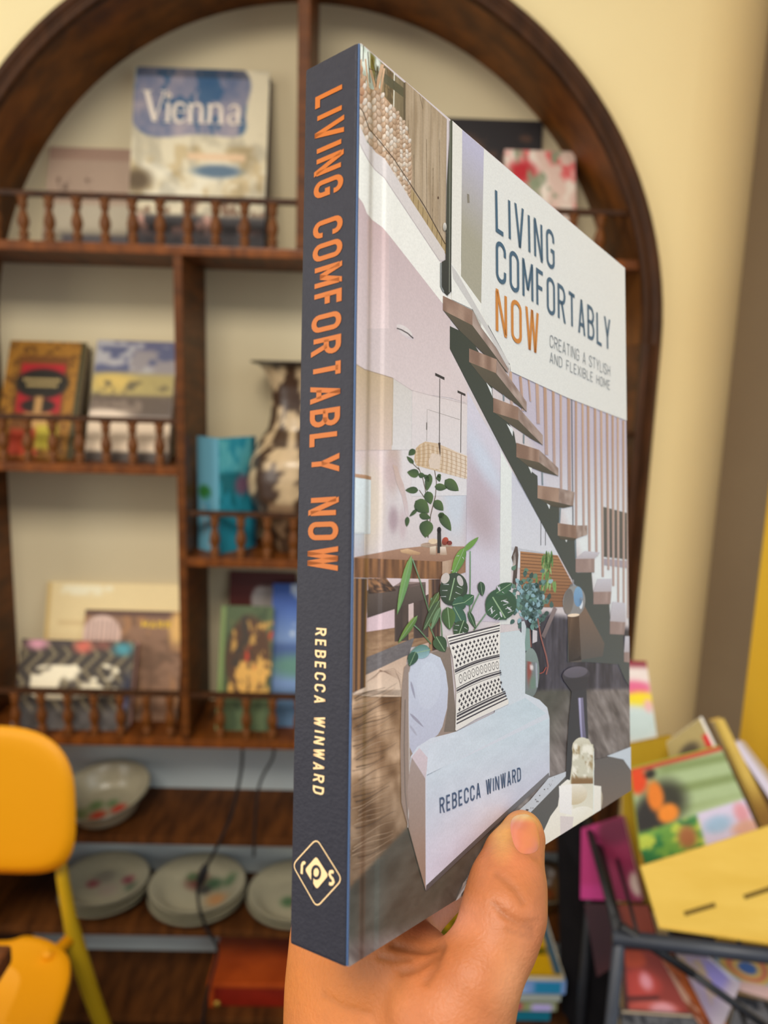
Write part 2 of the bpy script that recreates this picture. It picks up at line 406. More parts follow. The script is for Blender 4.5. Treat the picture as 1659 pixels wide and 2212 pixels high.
shelf(XLI, XRI, z4); shelf(XLI, XRI, z5, m=M_low); shelf(XLI, XRI, z6, m=M_low); shelf(XLI, XRI, z7, m=M_low)
ubox('divider', (xd0, D1 + .001, z4), (xd1, D2 - .002, z1 - TH), M_wood)
ubox('divider', (xe0, D1 + .001, z4), (xe1, D2 - .002, z1 - TH), M_wood)
ubox('centre_post', (xp0, D1 + .001, z1), (xp1, D2 - .002, AZ + RI - .004), M_wood)
# turned balusters, each on its own, under a rail
BP = [(.0, .0), (.0085, 0), (.0085, .05), (.006, .08), (.0095, .14), (.0095, .18), (.0055, .22), (.0075, .30), (.0105, .42), (.0095, .52), (.0060, .66), (.0052, .74), (.0085, .80), (.0085, .85), (.0060, .89), (.0095, .94), (.0095, 1.0), (0, 1.0)]
M_bal = mat('turned_walnut', (124, 72, 26), .45, .25, noise=(14, (76, 42, 14)), bump=.15)
bal_mesh = {}
def gallery(x0, x1, zs, ztop, xs, y=D1 + .014, axis=0):
    h = ztop - .011 - zs
    g = MB().bbox(U((x0, y - .008, ztop - .011)), U((x1, y + .008, ztop)), .003).build('gallery_rail', M_dark, unit)
    key = round(h, 4)
    for x in xs:
        if key not in bal_mesh:
            o = MB().lathe([(r * 1.12, z * h) for r, z in BP], 12).build('baluster', M_bal, g, True); bal_mesh[key] = o.data
        else: o = link(bpy.data.objects.new('baluster', bal_mesh[key]), g)
        o.location = U((x, y, zs)); o.rotation_euler.z = random.random() * 6
ztr = zpx(320, 417)
gallery(XLI, xp0, z1, ztr, [at(x, 480, D1).x for x in (-15, 44, 101, 161, 222, 282, 342, 402, 463, 526, 587)])
gallery(xp1, XRI, z1, ztr, [at(x, 500, D1).x for x in range(700, 1340, 60)])
zr2 = zpx(195, 900)
gallery(XLI, xd0, z2, zr2, [at(x, 950, D1).x for x in (-50, 0, 53, 108, 166, 224, 282, 341)])
gallery(xe1, XRI, z2, zr2, [at(x, 950, D1).x for x in range(1040, 1360, 57)])
zr3 = zpx(525, 1108)
gallery(xd1, xe0, z3, zr3, [at(x, 1160, D1).x for x in (461, 518, 576, 633, 690, 747, 804, 861, 918)])
zr4 = zpx(400, 1500)
gallery(XLI, xd0, z4, zr4, [at(x, 1550, D1).x for x in (28, 85, 142, 199, 256, 313, 364)])
gallery(xd1, xe0, z4, zr4, [at(x, 1550, D1).x for x in (473, 530, 587, 644, 701, 758, 815, 872, 929)])
gallery(xe1, XRI, z4, zr4, [at(x, 1550, D1).x for x in range(1040, 1360, 57)])

# ================================================================ books on the shelves
M_cov = {}
def cmat(c):
    if c not in M_cov: M_cov[c] = mat('book_cloth_%d' % len(M_cov), c, .55, .4, bump=.1, bscale=400)
    return M_cov[c]
def book(name, label, tl, tr, zs, Yb, Yt, th, col, base, shapes, group=None, func=None, nx=48, ny=60, page=M_pages, cat='book', pm=None):
    """upright book whose front face has its top corners under pixels tl and tr; base at depth Yb on height zs, top edge at depth Yt"""
    a = at(tl[0], tl[1], Yt); b = at(tr[0], tr[1], Yt)
    top = (a + b) / 2; wd = (b - a); wd.y = 0; yaw = 0.0
    wdt = math.hypot(wd.x, 0); cx = (a.x + b.x) / 2
    base_c = Vector((cx, Yb, zs)); up = Vector((0, Yt - Yb, top.z - zs)); h = up.length; up.normalize()
    M = Matrix(((1, 0, 0, 0), (0, up.z, up.y, 0), (0, -up.y, up.z, 0), (0, 0, 0, 1)))  # local y goes back, z along the cover
    M = Matrix.Translation(base_c + Vector((0, 0, up.y * 0))) @ M
    e = empty(name, label, cat, M, group)
    t = .0022; m = cmat(col); W = wdt / 2
    MB().bbox((-W, 0, 0), (W, t, h), .001).build('front_cover', m, e)
    MB().bbox((-W, th - t, 0), (W, th, h), .001).build('back_cover', m, e)
    MB().bbox((-W, 0, 0), (-W + t, th, h), .001).build('spine', m, e)
    MB().box((-W + t, t, .003), (W - .003, th - t, h - .003)).build('page_block', page, e)
    print_grid('cover_print', wdt, h, base, shapes, pm or M_print, e, nx=nx, ny=ny, org=(-W, -.0006, 0), func=func)
    return e, wdt, h
def flat_text(name, txt, m, parent, x, z, size, y=-.0014, hw=.07, gap=.2, w=.42, hor=1.0):
    V, F, tw = text_mesh(txt, hw, gap, w)
    return obj(name, [(x + px * size * hor, y, z + pz * size) for px, pz in V], F, m, parent)

# --- under the arch
def vienna(S, T):
    C = np.empty(S.shape + (3,)); C[:] = (226, 214, 182)
    n = fbm(S * 7, T * 8, 3); C = C * (1 - .30 * np.clip((n - .45) * 5, 0, 1)[..., None])
    sp = [('b', 0, .42, 1, .72, (190, 160, 104), 7, 9, .5, 5), ('b', .08, .5, .8, .7, (250, 244, 222), 4, 8, .5, 11)]
    C = C * .5 + paint(S, T, (232, 220, 188), sp) * .5
    # blue painted panel with rounded shape
    u = (S - .42 - .015 * np.sin(T * 20)) / .44; v = (T - .165 - .012 * np.sin(S * 9)) / .215
    m = np.clip((1.0 - (np.abs(u) ** 5 + np.abs(v) ** 5)) * 5, 0, 1)[..., None]
    n2 = fbm(S * 6, T * 7, 21)[..., None]; n3 = fbm(S * 9, T * 5, 31)[..., None]
    P = np.array((54, 74, 108.)) * (1 - n2) * 1.2 + np.array((214, 190, 186.)) * n2 * .95
    P = np.where(n3 > .62, P * .3 + np.array((42, 88, 128.)) * .7, P); P = np.where(T[..., None] < .05, P * .7, P)
    C = C * (1 - m) + P * m
    for sh in (('r', .42, .465, .84, .50, (236, 200, 160), .03), ('e', .64, .56, .18, .035, (92, 116, 136), .4), ('e', .06, .62, .10, .06, (96, 78, 54), .6),
               ('b', 0, .70, 1, .80, (128, 96, 72), 12, 12, .5, 8), ('r', .70, .86, .76, .96, (40, 90, 130), .02)):
        k = paint(S, T, (0, 0, 0), [(*sh[:-2], (1, 1, 1), sh[-1])] if sh[0] != 'b' else [(*sh[:5], (1, 1, 1), *sh[6:])])
        col = sh[-2] if sh[0] != 'b' else sh[5]
        C = C * (1 - k) + np.array(col, float) * k
    lo = np.clip((T - .79) / .03, 0, 1)[..., None]      # crowd in dark clothes along the bottom
    D = np.array((44, 38, 42.)) * (.7 + .6 * fbm(S * 9, T * 9, 40)[..., None]); f = np.clip((fbm(S * 14, T * 16, 44) - .56) * 9, 0, 1)[..., None] * np.clip((.93 - T) * 12, 0, 1)[..., None]
    D = D * (1 - f) + np.array((196, 148, 132.)) * f; return C * (1 - lo) + D * lo
ev, vw, vh = book('art_book', 'large blue and cream art book lettered Vienna leaning under the arch', (292, 141), (583, 157), z1, D1 + .09, D2 - .035, .026, (38, 52, 92), (220, 205, 170), [], func=vienna, nx=90, ny=110)
# serif title
def bfont_text(name, txt, size, m, parent, x, y, z, bold=0.0, sx=1.0):
    c = bpy.data.curves.new('t', 'FONT'); c.body = txt; c.size = size; c.offset = bold; c.resolution_u = 3
    o = bpy.data.objects.new('t', c); COL.objects.link(o)
    dg = bpy.context.evaluated_depsgraph_get(); me = bpy.data.meshes.new_from_object(o.evaluated_get(dg)); bpy.data.objects.remove(o); bpy.data.curves.remove(c)
    V = [(x + v.co.x * sx, y, z + v.co.y) for v in me.vertices]; F = [tuple(p.vertices) for p in me.polygons]; w_ = max(v[0] for v in V) - x
    bpy.data.meshes.remove(me)
    return obj(name, V, F, m, parent), w_
M_cream = mat('pale_ink', (246, 232, 214), .6, .3)
def serif(name, m, parent, x, z, s):
    """the word Vienna in a high-contrast roman, strokes and serifs laid out by hand"""
    mb = MB(); y = -.0016
    def bar(p, q, w0, w1=None):
        w1 = w1 or w0; p = Vector((p[0], 0, p[1])); q = Vector((q[0], 0, q[1]))
        V = [(p.x - w0 / 2, 0, p.z), (p.x + w0 / 2, 0, p.z), (q.x + w1 / 2, 0, q.z), (q.x - w1 / 2, 0, q.z)]
        mb.add([(x + a * s, y, z + c * s) for a, b, c in V], [(0, 1, 2, 3)])
    def ser(cx, cz, wd): mb.add([(x + (cx - wd / 2) * s, y, z + (cz - .012) * s), (x + (cx + wd / 2) * s, y, z + (cz - .012) * s), (x + (cx + wd / 2) * s, y, z + (cz + .025) * s), (x + (cx - wd / 2) * s, y, z + (cz + .025) * s)], [(0, 1, 2, 3)])
    def loop(pts, ws):
        for i in range(len(pts) - 1):
            p, q = Vector(pts[i]), Vector(pts[i + 1]); d = (q - p).normalized(); nrm = Vector((-d.y, d.x))
            a, b = ws[i] / 2, ws[i + 1] / 2; p = p - d * .01; q = q + d * .01
            mb.add([(x + v.x * s, y, z + v.y * s) for v in (p + nrm * a, p - nrm * a, q - nrm * b, q + nrm * b)], [(0, 1, 2, 3)])
    bar((.10, 1.0), (.40, 0), .15); bar((.66, 1.0), (.40, 0), .05); ser(.12, .98, .3); ser(.66, .98, .24)
    bar((.80, .62), (.80, 0), .11); ser(.78, .60, .14); ser(.80, .0, .24); loop(_arc(.80, .84, .05, .05, 0, 360, 10), [.09] * 11)
    e = _arc(1.17, .31, .20, .31, 5, 320, 16); loop(e, [.03 + .09 * abs(math.sin(math.radians((5 + 315 * i / 16) / 2))) for i in range(17)]); bar((1.17, .32), (1.17, .36), .36)
    for ox in (1.50, 2.10):
        bar((ox, .62), (ox, 0), .11); ser(ox - .03, .60, .14); ser(ox, 0, .22)
        a = _arc(ox + .19, .42, .16, .19, 175, 0, 8); loop(a, [.04, .05, .06, .07, .08, .10, .11, .11, .11]); bar((ox + .35, .44), (ox + .35, 0), .11); ser(ox + .35, 0, .22)
    a = _arc(2.85, .44, .14, .17, 160, 0, 8); loop(a, [.06, .06, .06, .07, .08, .09, .10, .11, .11]); bar((2.99, .46), (2.99, .04), .11); bar((3.03, 0.0), (3.03, .05), .14)
    loop(_arc(2.86, .16, .16, .16, 70, 330, 10), [.05] * 3 + [.09] * 5 + [.05] * 3)
    return mb.build(name, m, parent)
book('landscape_book', 'pale mauve landscape-format book behind the Vienna book, close to the arch', (108, 318), (300, 322), z1, D1 + .135, D2 - .012, .012, (176, 152, 132), (186, 160, 138),
     [('r', 0, 0, 1, .12, (172, 140, 120), .04), ('r', .05, .55, 1.0, .98, (196, 184, 160), .04), ('b', .1, .30, .6, .42, (120, 98, 84), 18, 6, .5, 3), ('r', .22, .84, 1, 1, (120, 116, 122), .06)])
book('picture_book', 'black picture book high in the right side of the arch', (935, 253), (1172, 262), z1, D1 + .15, D2 - .012, .02, (34, 30, 32), (38, 34, 36),
     [('b', .05, .1, .95, .5, (84, 60, 48), 5, 9, .5, 9)])
book('pattern_book', 'small pink and white marbled book in front of the black picture book', (1090, 323), (1242, 328), z1, D1 + .08, D2 - .05, .022, (196, 166, 150), (236, 206, 190),
     [('b', 0, 0, 1, 1, (236, 112, 112), 5, 6, .5, 5), ('b', 0, 0, 1, 1, (250, 236, 220), 6, 5, .52, 15), ('e', .25, .2, .2, .1, (200, 52, 60), .5), ('b', 0, 0, 1, 1, (150, 160, 130), 6, 7, .62, 25)])
serif('title_lettering', M_cream, ev, -vw * .43, vh * .700, vw * .237)
# --- upper left compartment
e, wd_, h_ = book('ornate_book', 'ornate gold-bordered book with red and black centre panel in the left compartment', (24, 738), (189, 738), z2, D1 + .07, D2 - .03, .024, (48, 40, 22), (170, 116, 36),
     [('b', 0, 0, 1, 1, (110, 70, 20), 22, 26, .52, 2), ('r', .16, .13, .80, .92, (120, 72, 24), .02), ('r', .20, .20, .76, .62, (186, 32, 40), .03), ('e', .49, .37, .34, .13, (34, 30, 22), .15),
      ('e', .48, .56, .22, .06, (40, 30, 22), .2), ('r', .43, .48, .53, .62, (196, 150, 90), .03), ('r', .32, .62, .66, .76, (208, 158, 98), .03), ('r', .18, .76, .55, .98, (196, 66, 34), .06), ('r', .50, .72, .78, .92, (206, 186, 60), .06), ('r', .93, 0, 1, 1, (66, 62, 34), .03)], nx=60, ny=80)
M_gold = mat('gold_ink', (226, 196, 128), .5, .4); M_yel = mat('yellow_ink', (240, 196, 60), .5, .4)
for k, (ww, zz) in enumerate(((.50, .645), (.40, .600))):       # two bars of small illegible lettering in the dark panel
    MBt = MB(); xx = -ww / 2 * wd_
    while xx < ww / 2 * wd_ - .004:
        MBt.box((xx, -.0016, h_ * zz), (xx + .0022, -.0012, h_ * zz + .008)); xx += .0046
    MBt.build('title_lettering', M_gold, e)
book('landscape_painting_book', 'book with a cloudy coast painting above a white band beside the gold-bordered book', (211, 737), (384, 737), z2, D1 + .06, D2 - .05, .018, (210, 196, 176), (150, 142, 142),
     [('r', 0, 0, 1, .08, (92, 92, 122), .05), ('b', 0, .0, 1, .28, (176, 172, 172), 3, 7, .45, 7), ('b', .0, .05, 1, .3, (88, 92, 122), 3, 8, .5, 17), ('r', 0, .28, 1, .5, (176, 158, 96), .06), ('e', .25, .36, .28, .08, (214, 182, 96), .5), ('b', 0, .34, 1, .52, (110, 98, 66), 5, 10, .5, 9), ('r', 0, .46, 1, .63, (96, 80, 66), .04), ('b', .0, .5, 1, .6, (130, 112, 96), 5, 9, .5, 4),
      ('r', -.1, .64, 1.1, 1.1, (232, 208, 178), .02), ('e', .2, .62, .3, .04, (236, 214, 190), .5), ('r', .0, .92, 1, 1.1, (70, 56, 46), .03)])
# --- lower left compartment
book('cream_book', 'big plain cream book leaning at the back of the lower left compartment', (104, 1258), (392, 1262), z4, D1 + .12, D2 - .012, .014, (240, 214, 160), (246, 222, 166),
     [('b', .1, .02, .5, .1, (255, 244, 206), 9, 9, .5, 6), ('r', 0, 0, .03, 1, (214, 180, 110), .02), ('r', .1, .30, .9, .33, (226, 196, 140), .02)])
e, wd_, h_ = book('architecture_book', 'brown book with yellow title and striped dome in the lower left compartment', (185, 1316), (398, 1322), z4, D1 + .09, D2 - .04, .018, (112, 78, 52), (150, 112, 84),
     [('b', 0, 0, 1, 1, (126, 92, 66), 4, 6, .48, 4), ('b', 0, 0, 1, 1, (170, 122, 80), 6, 3, .55, 14), ('r', 0, 0, 1, .05, (92, 60, 48), .02), ('e', .18, .24, .20, .19, (228, 196, 180), .06)] +
     [('r', .02 + .045 * k, .10, .033 + .045 * k, .36, (150, 116, 104), .01) for k in range(8)] + [('e', .95, .15, .09, .16, (240, 190, 110), .5), ('r', -.1, .30, .36, .38, (134, 92, 72), .03), ('b', .5, .38, 1, .8, (116, 84, 58), 3, 7, .5, 24)], nx=60, ny=60)
flat_text('title_lettering', 'MARR', M_yel, e, wd_ * .08, h_ * .84, .017, hw=.12, gap=.2, w=.6)
def pattern(S, T):
    C = np.empty(S.shape + (3,)); C[:] = (62, 52, 42)
    d = np.abs(((S * 4 + np.abs(T * 3 % 1 - .5) * .9) % .5) - .25); C[d < .07] = (132, 118, 88)
    m = (np.clip((1 - ((S - .36) / .25) ** 4 - ((T - .48) / .20) ** 4) * 4, 0, 1) + np.clip((1 - ((S - .66) / .24) ** 4 - ((T - .44) / .18) ** 4) * 4, 0, 1)).clip(0, 1)
    m = m * np.clip((.68 - fbm(S * 5, T * 5, 12)) * 8, 0, 1); C = C * (1 - m[..., None]) + np.array((248, 236, 204.)) * m[..., None]
    n = fbm(S * 9, T * 9, 33)[..., None]; lo = np.clip((T - .72) * 8, 0, 1)[..., None]; C = C * (1 - lo) + (np.array((40, 34, 30.)) + n * 90) * lo
    for cx, cy, rx, ry, c in ((.14, .05, .1, .07, (228, 160, 176)), (.36, .03, .09, .05, (70, 56, 52)), (.55, .07, .09, .08, (214, 106, 84)), (.72, .05, .09, .06, (128, 74, 60)), (.90, .09, .09, .08, (70, 150, 162)), (.97, .55, .06, .2, (40, 40, 58)), (.95, .70, .05, .07, (150, 150, 190))):
        k = np.clip(1.4 - np.hypot((S - cx) / rx, (T - cy) / ry), 0, 1)[..., None]; C = C * (1 - k) + np.array(c, float) * k
    return C
book('textile_book', 'black and white patterned book with pink and teal patches, lower left compartment', (48, 1380), (292, 1386), z4, D1 + .035, D1 + .115, .03, (198, 150, 146), (60, 50, 40), [], func=pattern, nx=80, ny=80)
# --- lower middle compartment
def folk(S, T):
    C = paint(S, T, (92, 108, 70), [('b', 0, 0, 1, 1, (70, 86, 54), 6, 6, .5, 3), ('r', 0, 0, .1, 1, (140, 160, 96), .05), ('e', .55, .42, .42, .34, (92, 62, 40), .12), ('b', .2, .12, 1, .7, (214, 164, 82), 8, 10, .5, 6), ('b', .5, .2, 1, .6, (214, 70, 40), 6, 7, .52, 16), ('b', .2, .45, 1, .72, (236, 180, 90), 7, 8, .46, 26), ('b', .2, .08, .6, .5, (70, 58, 46), 6, 5, .52, 36)])
    return C
book('illustrated_book', 'green book with a crowded gold and red picture next to the divider', (478, 1308), (592, 1310), z4, D1 + .05, D1 + .13, .03, (74, 98, 56), (96, 122, 70), [], func=folk, nx=60, ny=80)
book('blue_book', 'blue book with pale sky beside the green illustrated book', (590, 1262), (720, 1262), z4, D1 + .075, D2 - .05, .02, (50, 80, 150), (62, 98, 176),
     [('g', .1, .42, (122, 150, 196)), ('r', 0, .42, 1.1, .55, (72, 98, 150), .06), ('e', .45, .58, .5, .08, (96, 140, 128), .6), ('e', .7, .64, .12, .1, (240, 176, 70), .5), ('r', 0, .75, 1, 1.1, (80, 110, 140), .1), ('b', .3, 0, 1, .4, (200, 214, 230), 4, 7, .56, 5)])
e, wd_, h_ = book('maroon_book', 'dark red and white book standing behind the green illustrated book', (497, 1236), (640, 1236), z4, D1 + .15, D2 - .012, .012, (92, 40, 34), (112, 46, 38),
     [('e', .55, .20, .22, .12, (220, 206, 196), .1), ('r', 0, 0, 1, .10, (96, 38, 32), .02)])
# --- upper middle compartment: blue book stood open, and a vase
bx = at(474, 950, D1 + .05)
# blue book stood slightly open: spine edge towards the room
eb = empty('turquoise_book', 'turquoise blue book stood half open on the middle shelf beside the vase', 'book', (bx.x, D1 + .04, z3))
zt = at(474, 946, D1 + .05).z - z3
def leaf_board(name, x0, y0, x1, y1, th, m, base, shapes):
    d = Vector((x1 - x0, y1 - y0, 0)); L = d.length; d.normalize(); nrm = Vector((d.y, -d.x, 0))
    M = Matrix(((d.x, -nrm.x, 0, x0), (d.y, -nrm.y, 0, y0), (0, 0, 1, 0), (0, 0, 0, 1)))
    o = MB().bbox((0, 0, 0), (L, th, zt), .001).build(name, m, eb); o.matrix_local = M
    print_grid('cover_print', L, zt, base, shapes, M_print, o, nx=30, ny=50, org=(0, -.0006, 0)); return o
cy = cmat((70, 158, 186))
xa = at(428, 950, D1 + .10).x - bx.x; xb_ = at(553, 950, D1 + .13).x - bx.x
leaf_board('back_cover', xa, .05, 0, 0, .003, cy, (118, 184, 206), [('e', .35, .48, .28, .06, (56, 128, 60), .4), ('b', .3, .6, .9, .95, (190, 176, 180), 4, 5, .55, 3), ('b', 0, .5, 1, 1, (80, 160, 190), 3, 4, .5, 5)])
leaf_board('front_cover', 0, 0, xb_, .085, .003, cy, (44, 150, 172), [('b', 0, 0, 1, .5, (96, 186, 196), 4, 5, .5, 8), ('b', 0, .3, 1, 1, (24, 112, 124), 4, 4, .5, 18), ('e', .62, .42, .2, .09, (122, 92, 116), .5), ('r', .88, 0, 1, 1, (20, 80, 100), .1)])
mb = MB(); mb.prism([(xa * .9, .052, .004), (0, .006, .004), (xb_ * .9, .082, .004), (0.002, .04, .004)], (0, 0, zt - .008)); mb.build('page_block', M_pages, eb)
vb = at(640, 1100, D1 + .10)
vzt = at(640, 782, D1 + .09).z - z3
def vase_col(V):
    c = []
    for x, y, z in V:
        a = math.atan2(y, x) * 1.3; n = float(fbm(a * 2.2 + 9, z * 24, 5)); t = z / vzt
        col = (70, 50, 36) if n > .47 else (196, 170, 132)
        if t > .97: col = (46, 36, 30)
        if t < .28 : col = (74, 54, 40) if (n > .36) else (150, 120, 90)
        c.append(lin(col))
    return c
rs = (at(753, 1000, D1 + .1).x - at(538, 1000, D1 + .1).x) / 2
VP = [(0, 0), (.42, 0), (.46, .03), (.50, .08), (.72, .18), (.95, .30), (1.0, .40), (.95, .49), (.80, .56), (.70, .61), (.58, .655), (.53, .72), (.51, .80), (.54, .88), (.64, .94), (.74, .975), (.92, .99), (.93, 1.0), (.86, 1.0), (.55, .96), (.38, .90), (.36, .7)]
fine = []
for i in range(len(VP) - 1):
    for k in range(4): f_ = k / 4; fine.append((VP[i][0] * (1 - f_) + VP[i + 1][0] * f_, VP[i][1] * (1 - f_) + VP[i + 1][1] * f_))
mb = MB().lathe([(r * rs, z * vzt) for r, z in fine], 64)
M_vase = vmat('glazed_pottery', .3, .5, fine=.1, fscale=60, coat=.2)
v = obj('vase', mb.V, mb.F, M_vase, None, np.array(vase_col(mb.V)), True); v.location = (vb.x, D1 + .105, z3 + .0005)
tag(v, 'brown and cream flared-neck pottery vase on the middle shelf, partly hidden by the held book', 'vase')
# ================================================================ dishes on the two lower boards
M_enam = vmat('enamelled_dish', .3, .5, fine=.05, fscale=90, coat=.3)
def dish_mesh(R, depth, flowers, rimcol=(96, 92, 76), base=(178, 170, 142), seg=48):
    prof = [(0, 0), (.2, 0), (.4, 0), (.55, .0), (.62, .05), (.70, .25), (.78, .55), (.86, .8), (.93, .95), (.985, 1.0), (1.0, .97), (1.0, .93), (.93, .86), (.80, .45), (.66, -.08), (.5, -.12), (0, -.12)]
    fp = []
    for i in range(len(prof) - 1):
        for k in range(4): f_ = k / 4; fp.append((prof[i][0] * (1 - f_) + prof[i + 1][0] * f_, prof[i][1] * (1 - f_) + prof[i + 1][1] * f_))
    mb = MB().lathe([(r * R, z * depth) for r, z in fp], seg); C = []
    kk = len(fp)
    for idx, (x, y, z) in enumerate(mb.V):
        i = idx % kk; r = math.hypot(x, y) / R; c = np.array(base, float)
        if 36 <= i <= 46: c = np.array(rimcol, float)
        elif i < 36:
            for fx, fy, fr, fc in flowers:
                d = math.hypot(x / R - fx, y / R - fy) / fr
                k = max(0, min(1, 1.5 - d)); c = c * (1 - k) + np.array(fc, float) * k
        C.append(lin(c))
    return mb, C
FLW = [[(-.1, -.3, .16, (196, 60, 34)), (.30, -.1, .15, (190, 62, 44)), (-.25, .05, .15, (96, 120, 72)), (.1, .1, .12, (104, 128, 84)), (-.5, -.2, .16, (120, 134, 84)), (.55, -.3, .1, (150, 150, 100))],
       [(-.3, .1, .14, (158, 72, 76)), (.45, .25, .13, (150, 66, 74)), (.1, -.1, .22, (178, 160, 140)), (.6, .0, .14, (110, 122, 96)), (-.1, .35, .2, (150, 140, 120))],
       [(-.05, .3, .24, (118, 66, 54)), (.28, .25, .18, (74, 104, 70)), (-.2, .45, .12, (84, 110, 70)), (.45, -.25, .2, (206, 150, 96)), (.12, .05, .14, (60, 56, 50)), (.62, .3, .14, (96, 120, 84))],
       [(.15, -.1, .2, (178, 44, 66)), (-.15, -.1, .15, (84, 116, 76)), (.1, .25, .14, (90, 120, 80))],
       [(.0, 0, .3, (120, 80, 40)), (.3, .2, .2, (150, 70, 30))]]
def dish(name, label, loc, R, depth, fl, tilt=(0, 0, 0), group=None, sc=(1, 1, 1), base=(178, 170, 142)):
    mb, C = dish_mesh(R, depth, FLW[fl], base=base)
    o = obj(name, mb.V, mb.F, M_enam, None, np.array(C), True); o.location = loc; o.rotation_euler = tilt; o.scale = sc
    return tag(o, label, 'bowl' if 'bowl' in name else 'plate', group)
def disc(pxl, pxr, py, z, y=None):
    a = atz((pxl + pxr) / 2, py, z); a.y = min(a.y, D2 - .012 - (atz(pxr, py, z).x - atz(pxl, py, z).x) / 2); l = atz(pxl, py, z); r = atz(pxr, py, z); return a, (r.x - l.x) / 2
# wide bowl on the upper board
a, R = disc(140, 338, 1716, z5 + .03)
dish('enamel_bowl', 'wide pale bowl with red and green flowers alone on the upper open board', (a.x, a.y - .004, z5 + .016), R, .052, 0, (math.radians(9), math.radians(-5), 0), base=(168, 160, 134))
tops = [(136, 326, 1893, 3, 1, 'stack of floral plates left under the bowl'), (330, 536, 1893, 3, 2, 'middle stack of floral plates'), (540, 745, 1896, 2, 3, 'plate stack half hidden by the held book'), ]
nm = ['bottom', 'middle', 'top']
for (l, r, py, n_, fl, desc) in tops:
    zt_ = z6 + .012 * (n_ - 1) + .03
    a, R = disc(l, r, py - 6, zt_)
    who = {1: 'leftmost plate stack below the bowl', 2: 'plate stack crossed by the black cord', 3: 'plate stack beside the spine of the held book'}[fl]
    for k in range(n_):
        posn = nm[k] if n_ == 3 else ('bottom', 'top')[k]
        mb, C = dish_mesh(R * (1 - .0 * k), .026, FLW[fl] if k == n_ - 1 else [])
        o = obj('dinner_plate', mb.V, mb.F, M_enam, None, np.array(C), True)
        o.location = (a.x + .003 * (k % 2) , max(a.y, 0) + .002 * k, z6 + .005 + .0125 * k); o.rotation_euler = (0, 0, k * .7)
        o.rotation_euler = (0, 0, 0 if k == n_ - 1 else k)
        tag(o, 'white floral enamel plate, %s of the %s' % (posn, who), 'plate', 'stacked plates on the lower board')
a, R = disc(1085, 1226, 1898, z6 + .03)
dish('wooden_bowl', 'small brown round bowl on the lower board just right of the thumb', (a.x, a.y, z6 + .008), R, .05, 4, base=(96, 66, 30))
# cords hanging in front of the plates
M_cord = mat('black_rubber', (30, 28, 28), .6, .3)
c1 = [at(524, 1618, D1 - .012), at(520, 1670, D1 - .02), at(500, 1760, D1 - .02), at(468, 1830, D1 - .02), at(442, 1880, D1 - .022)]
c2 = [at(428, 1905, D1 - .022), at(430, 1960, D1 - .022), at(448, 2010, D1 - .022), at(470, 2050, D1 - .02), at(455, 2120, D1 - .02), at(440, 2190, D1 - .02), at(436, 2290, D1 - .02)]
def smoothp(P, n=6):
    out = []
    for i in range(len(P) - 1):
        p0 = P[max(i - 1, 0)]; p1 = P[i]; p2 = P[i + 1]; p3 = P[min(i + 2, len(P) - 1)]
        for k in range(n):
            t = k / n; out.append(.5 * ((2 * p1) + (p2 - p0) * t + (2 * p0 - 5 * p1 + 4 * p2 - p3) * t * t + (3 * p1 - p0 - 3 * p2 + p3) * t ** 3))
    return out + [P[-1]]
cr = empty('power_cord', 'black power cord with an inline switch hanging in front of the plates', 'cord', c1[0])
def rel(P, o): return [p - Vector(o) for p in P]
MB().tube(rel(smoothp(c1 + c2), c1[0]), .0035, 8).build('cable', M_cord, cr, True)
s0 = at(445, 1868, D1 - .022) - c1[0]; s1 = at(430, 1912, D1 - .022) - c1[0]
mb = MB().tube([s0, s0 + (s1 - s0) * .25, s0 + (s1 - s0) * .75, s1], [.005, .010, .010, .005], 10); mb.build('inline_switch', M_cord, cr, True)
c3 = [at(592, 1618, D1 - .012), at(588, 1640, D1 - .01), at(566, 1680, D1 + .0), at(556, 1720, D1 - .012), at(550, 1800, D1 - .012), at(548, 1850, D1 - .012)]
o = MB().tube(rel(smoothp(c3), c3[0]), .003, 8).build('thin_cable', M_cord, None, True); o.location = c3[0]
tag(o, 'thinner grey cable hanging to the right of the black power cord', 'cable')
# red lacquer chest on the bottom board
p0 = at(447, 2122, D1 + .03); p1 = at(780, 2122, D1 + .03); zb = z7
ch = empty('red_chest', 'dark red lacquered wooden chest on the bottom board beside the wrist', 'chest', ((p0.x + p1.x) / 2, D1 + .03, zb))
o_ = Vector(ch.matrix_world.translation)
M_red = mat('red_lacquer', (150, 34, 14), .35, .5, noise=(8, (110, 20, 10)), coat=.3); M_orange = mat('orange_trim', (196, 82, 24), .4, .5, noise=(12, (160, 60, 16)))
h_ = p0.z - zb
MB().bbox(Vector((p0.x + .006, D1 + .034, zb)) - o_, Vector((p1.x - .006, D2 - .02, zb + h_ - .014)) - o_, .004).build('body', M_red, ch)
MB().bbox(Vector((p0.x, D1 + .028, zb + h_ - .014)) - o_, Vector((p1.x, D2 - .015, zb + h_)) - o_, .004).build('lid', M_orange, ch)
for x in (p0.x + .004, p1.x - .016): MB().bbox(Vector((x, D1 + .030, zb)) - o_, Vector((x + .012, D1 + .042, zb + h_ - .014)) - o_, .002).build('corner_post', M_orange, ch)
M_brass = mat('brass', (200, 160, 70), .35, .5, metal=.8)
k = at(468, 2170, D1 + .03) - o_
o = MB().lathe([(0, 0), (.008, 0), (.010, .003), (.006, .006), (0, .008)], 14).build('brass_stud', M_brass, ch, True); o.location = (k.x, -.0 + .004, k.z); o.rotation_euler.x = math.pi / 2

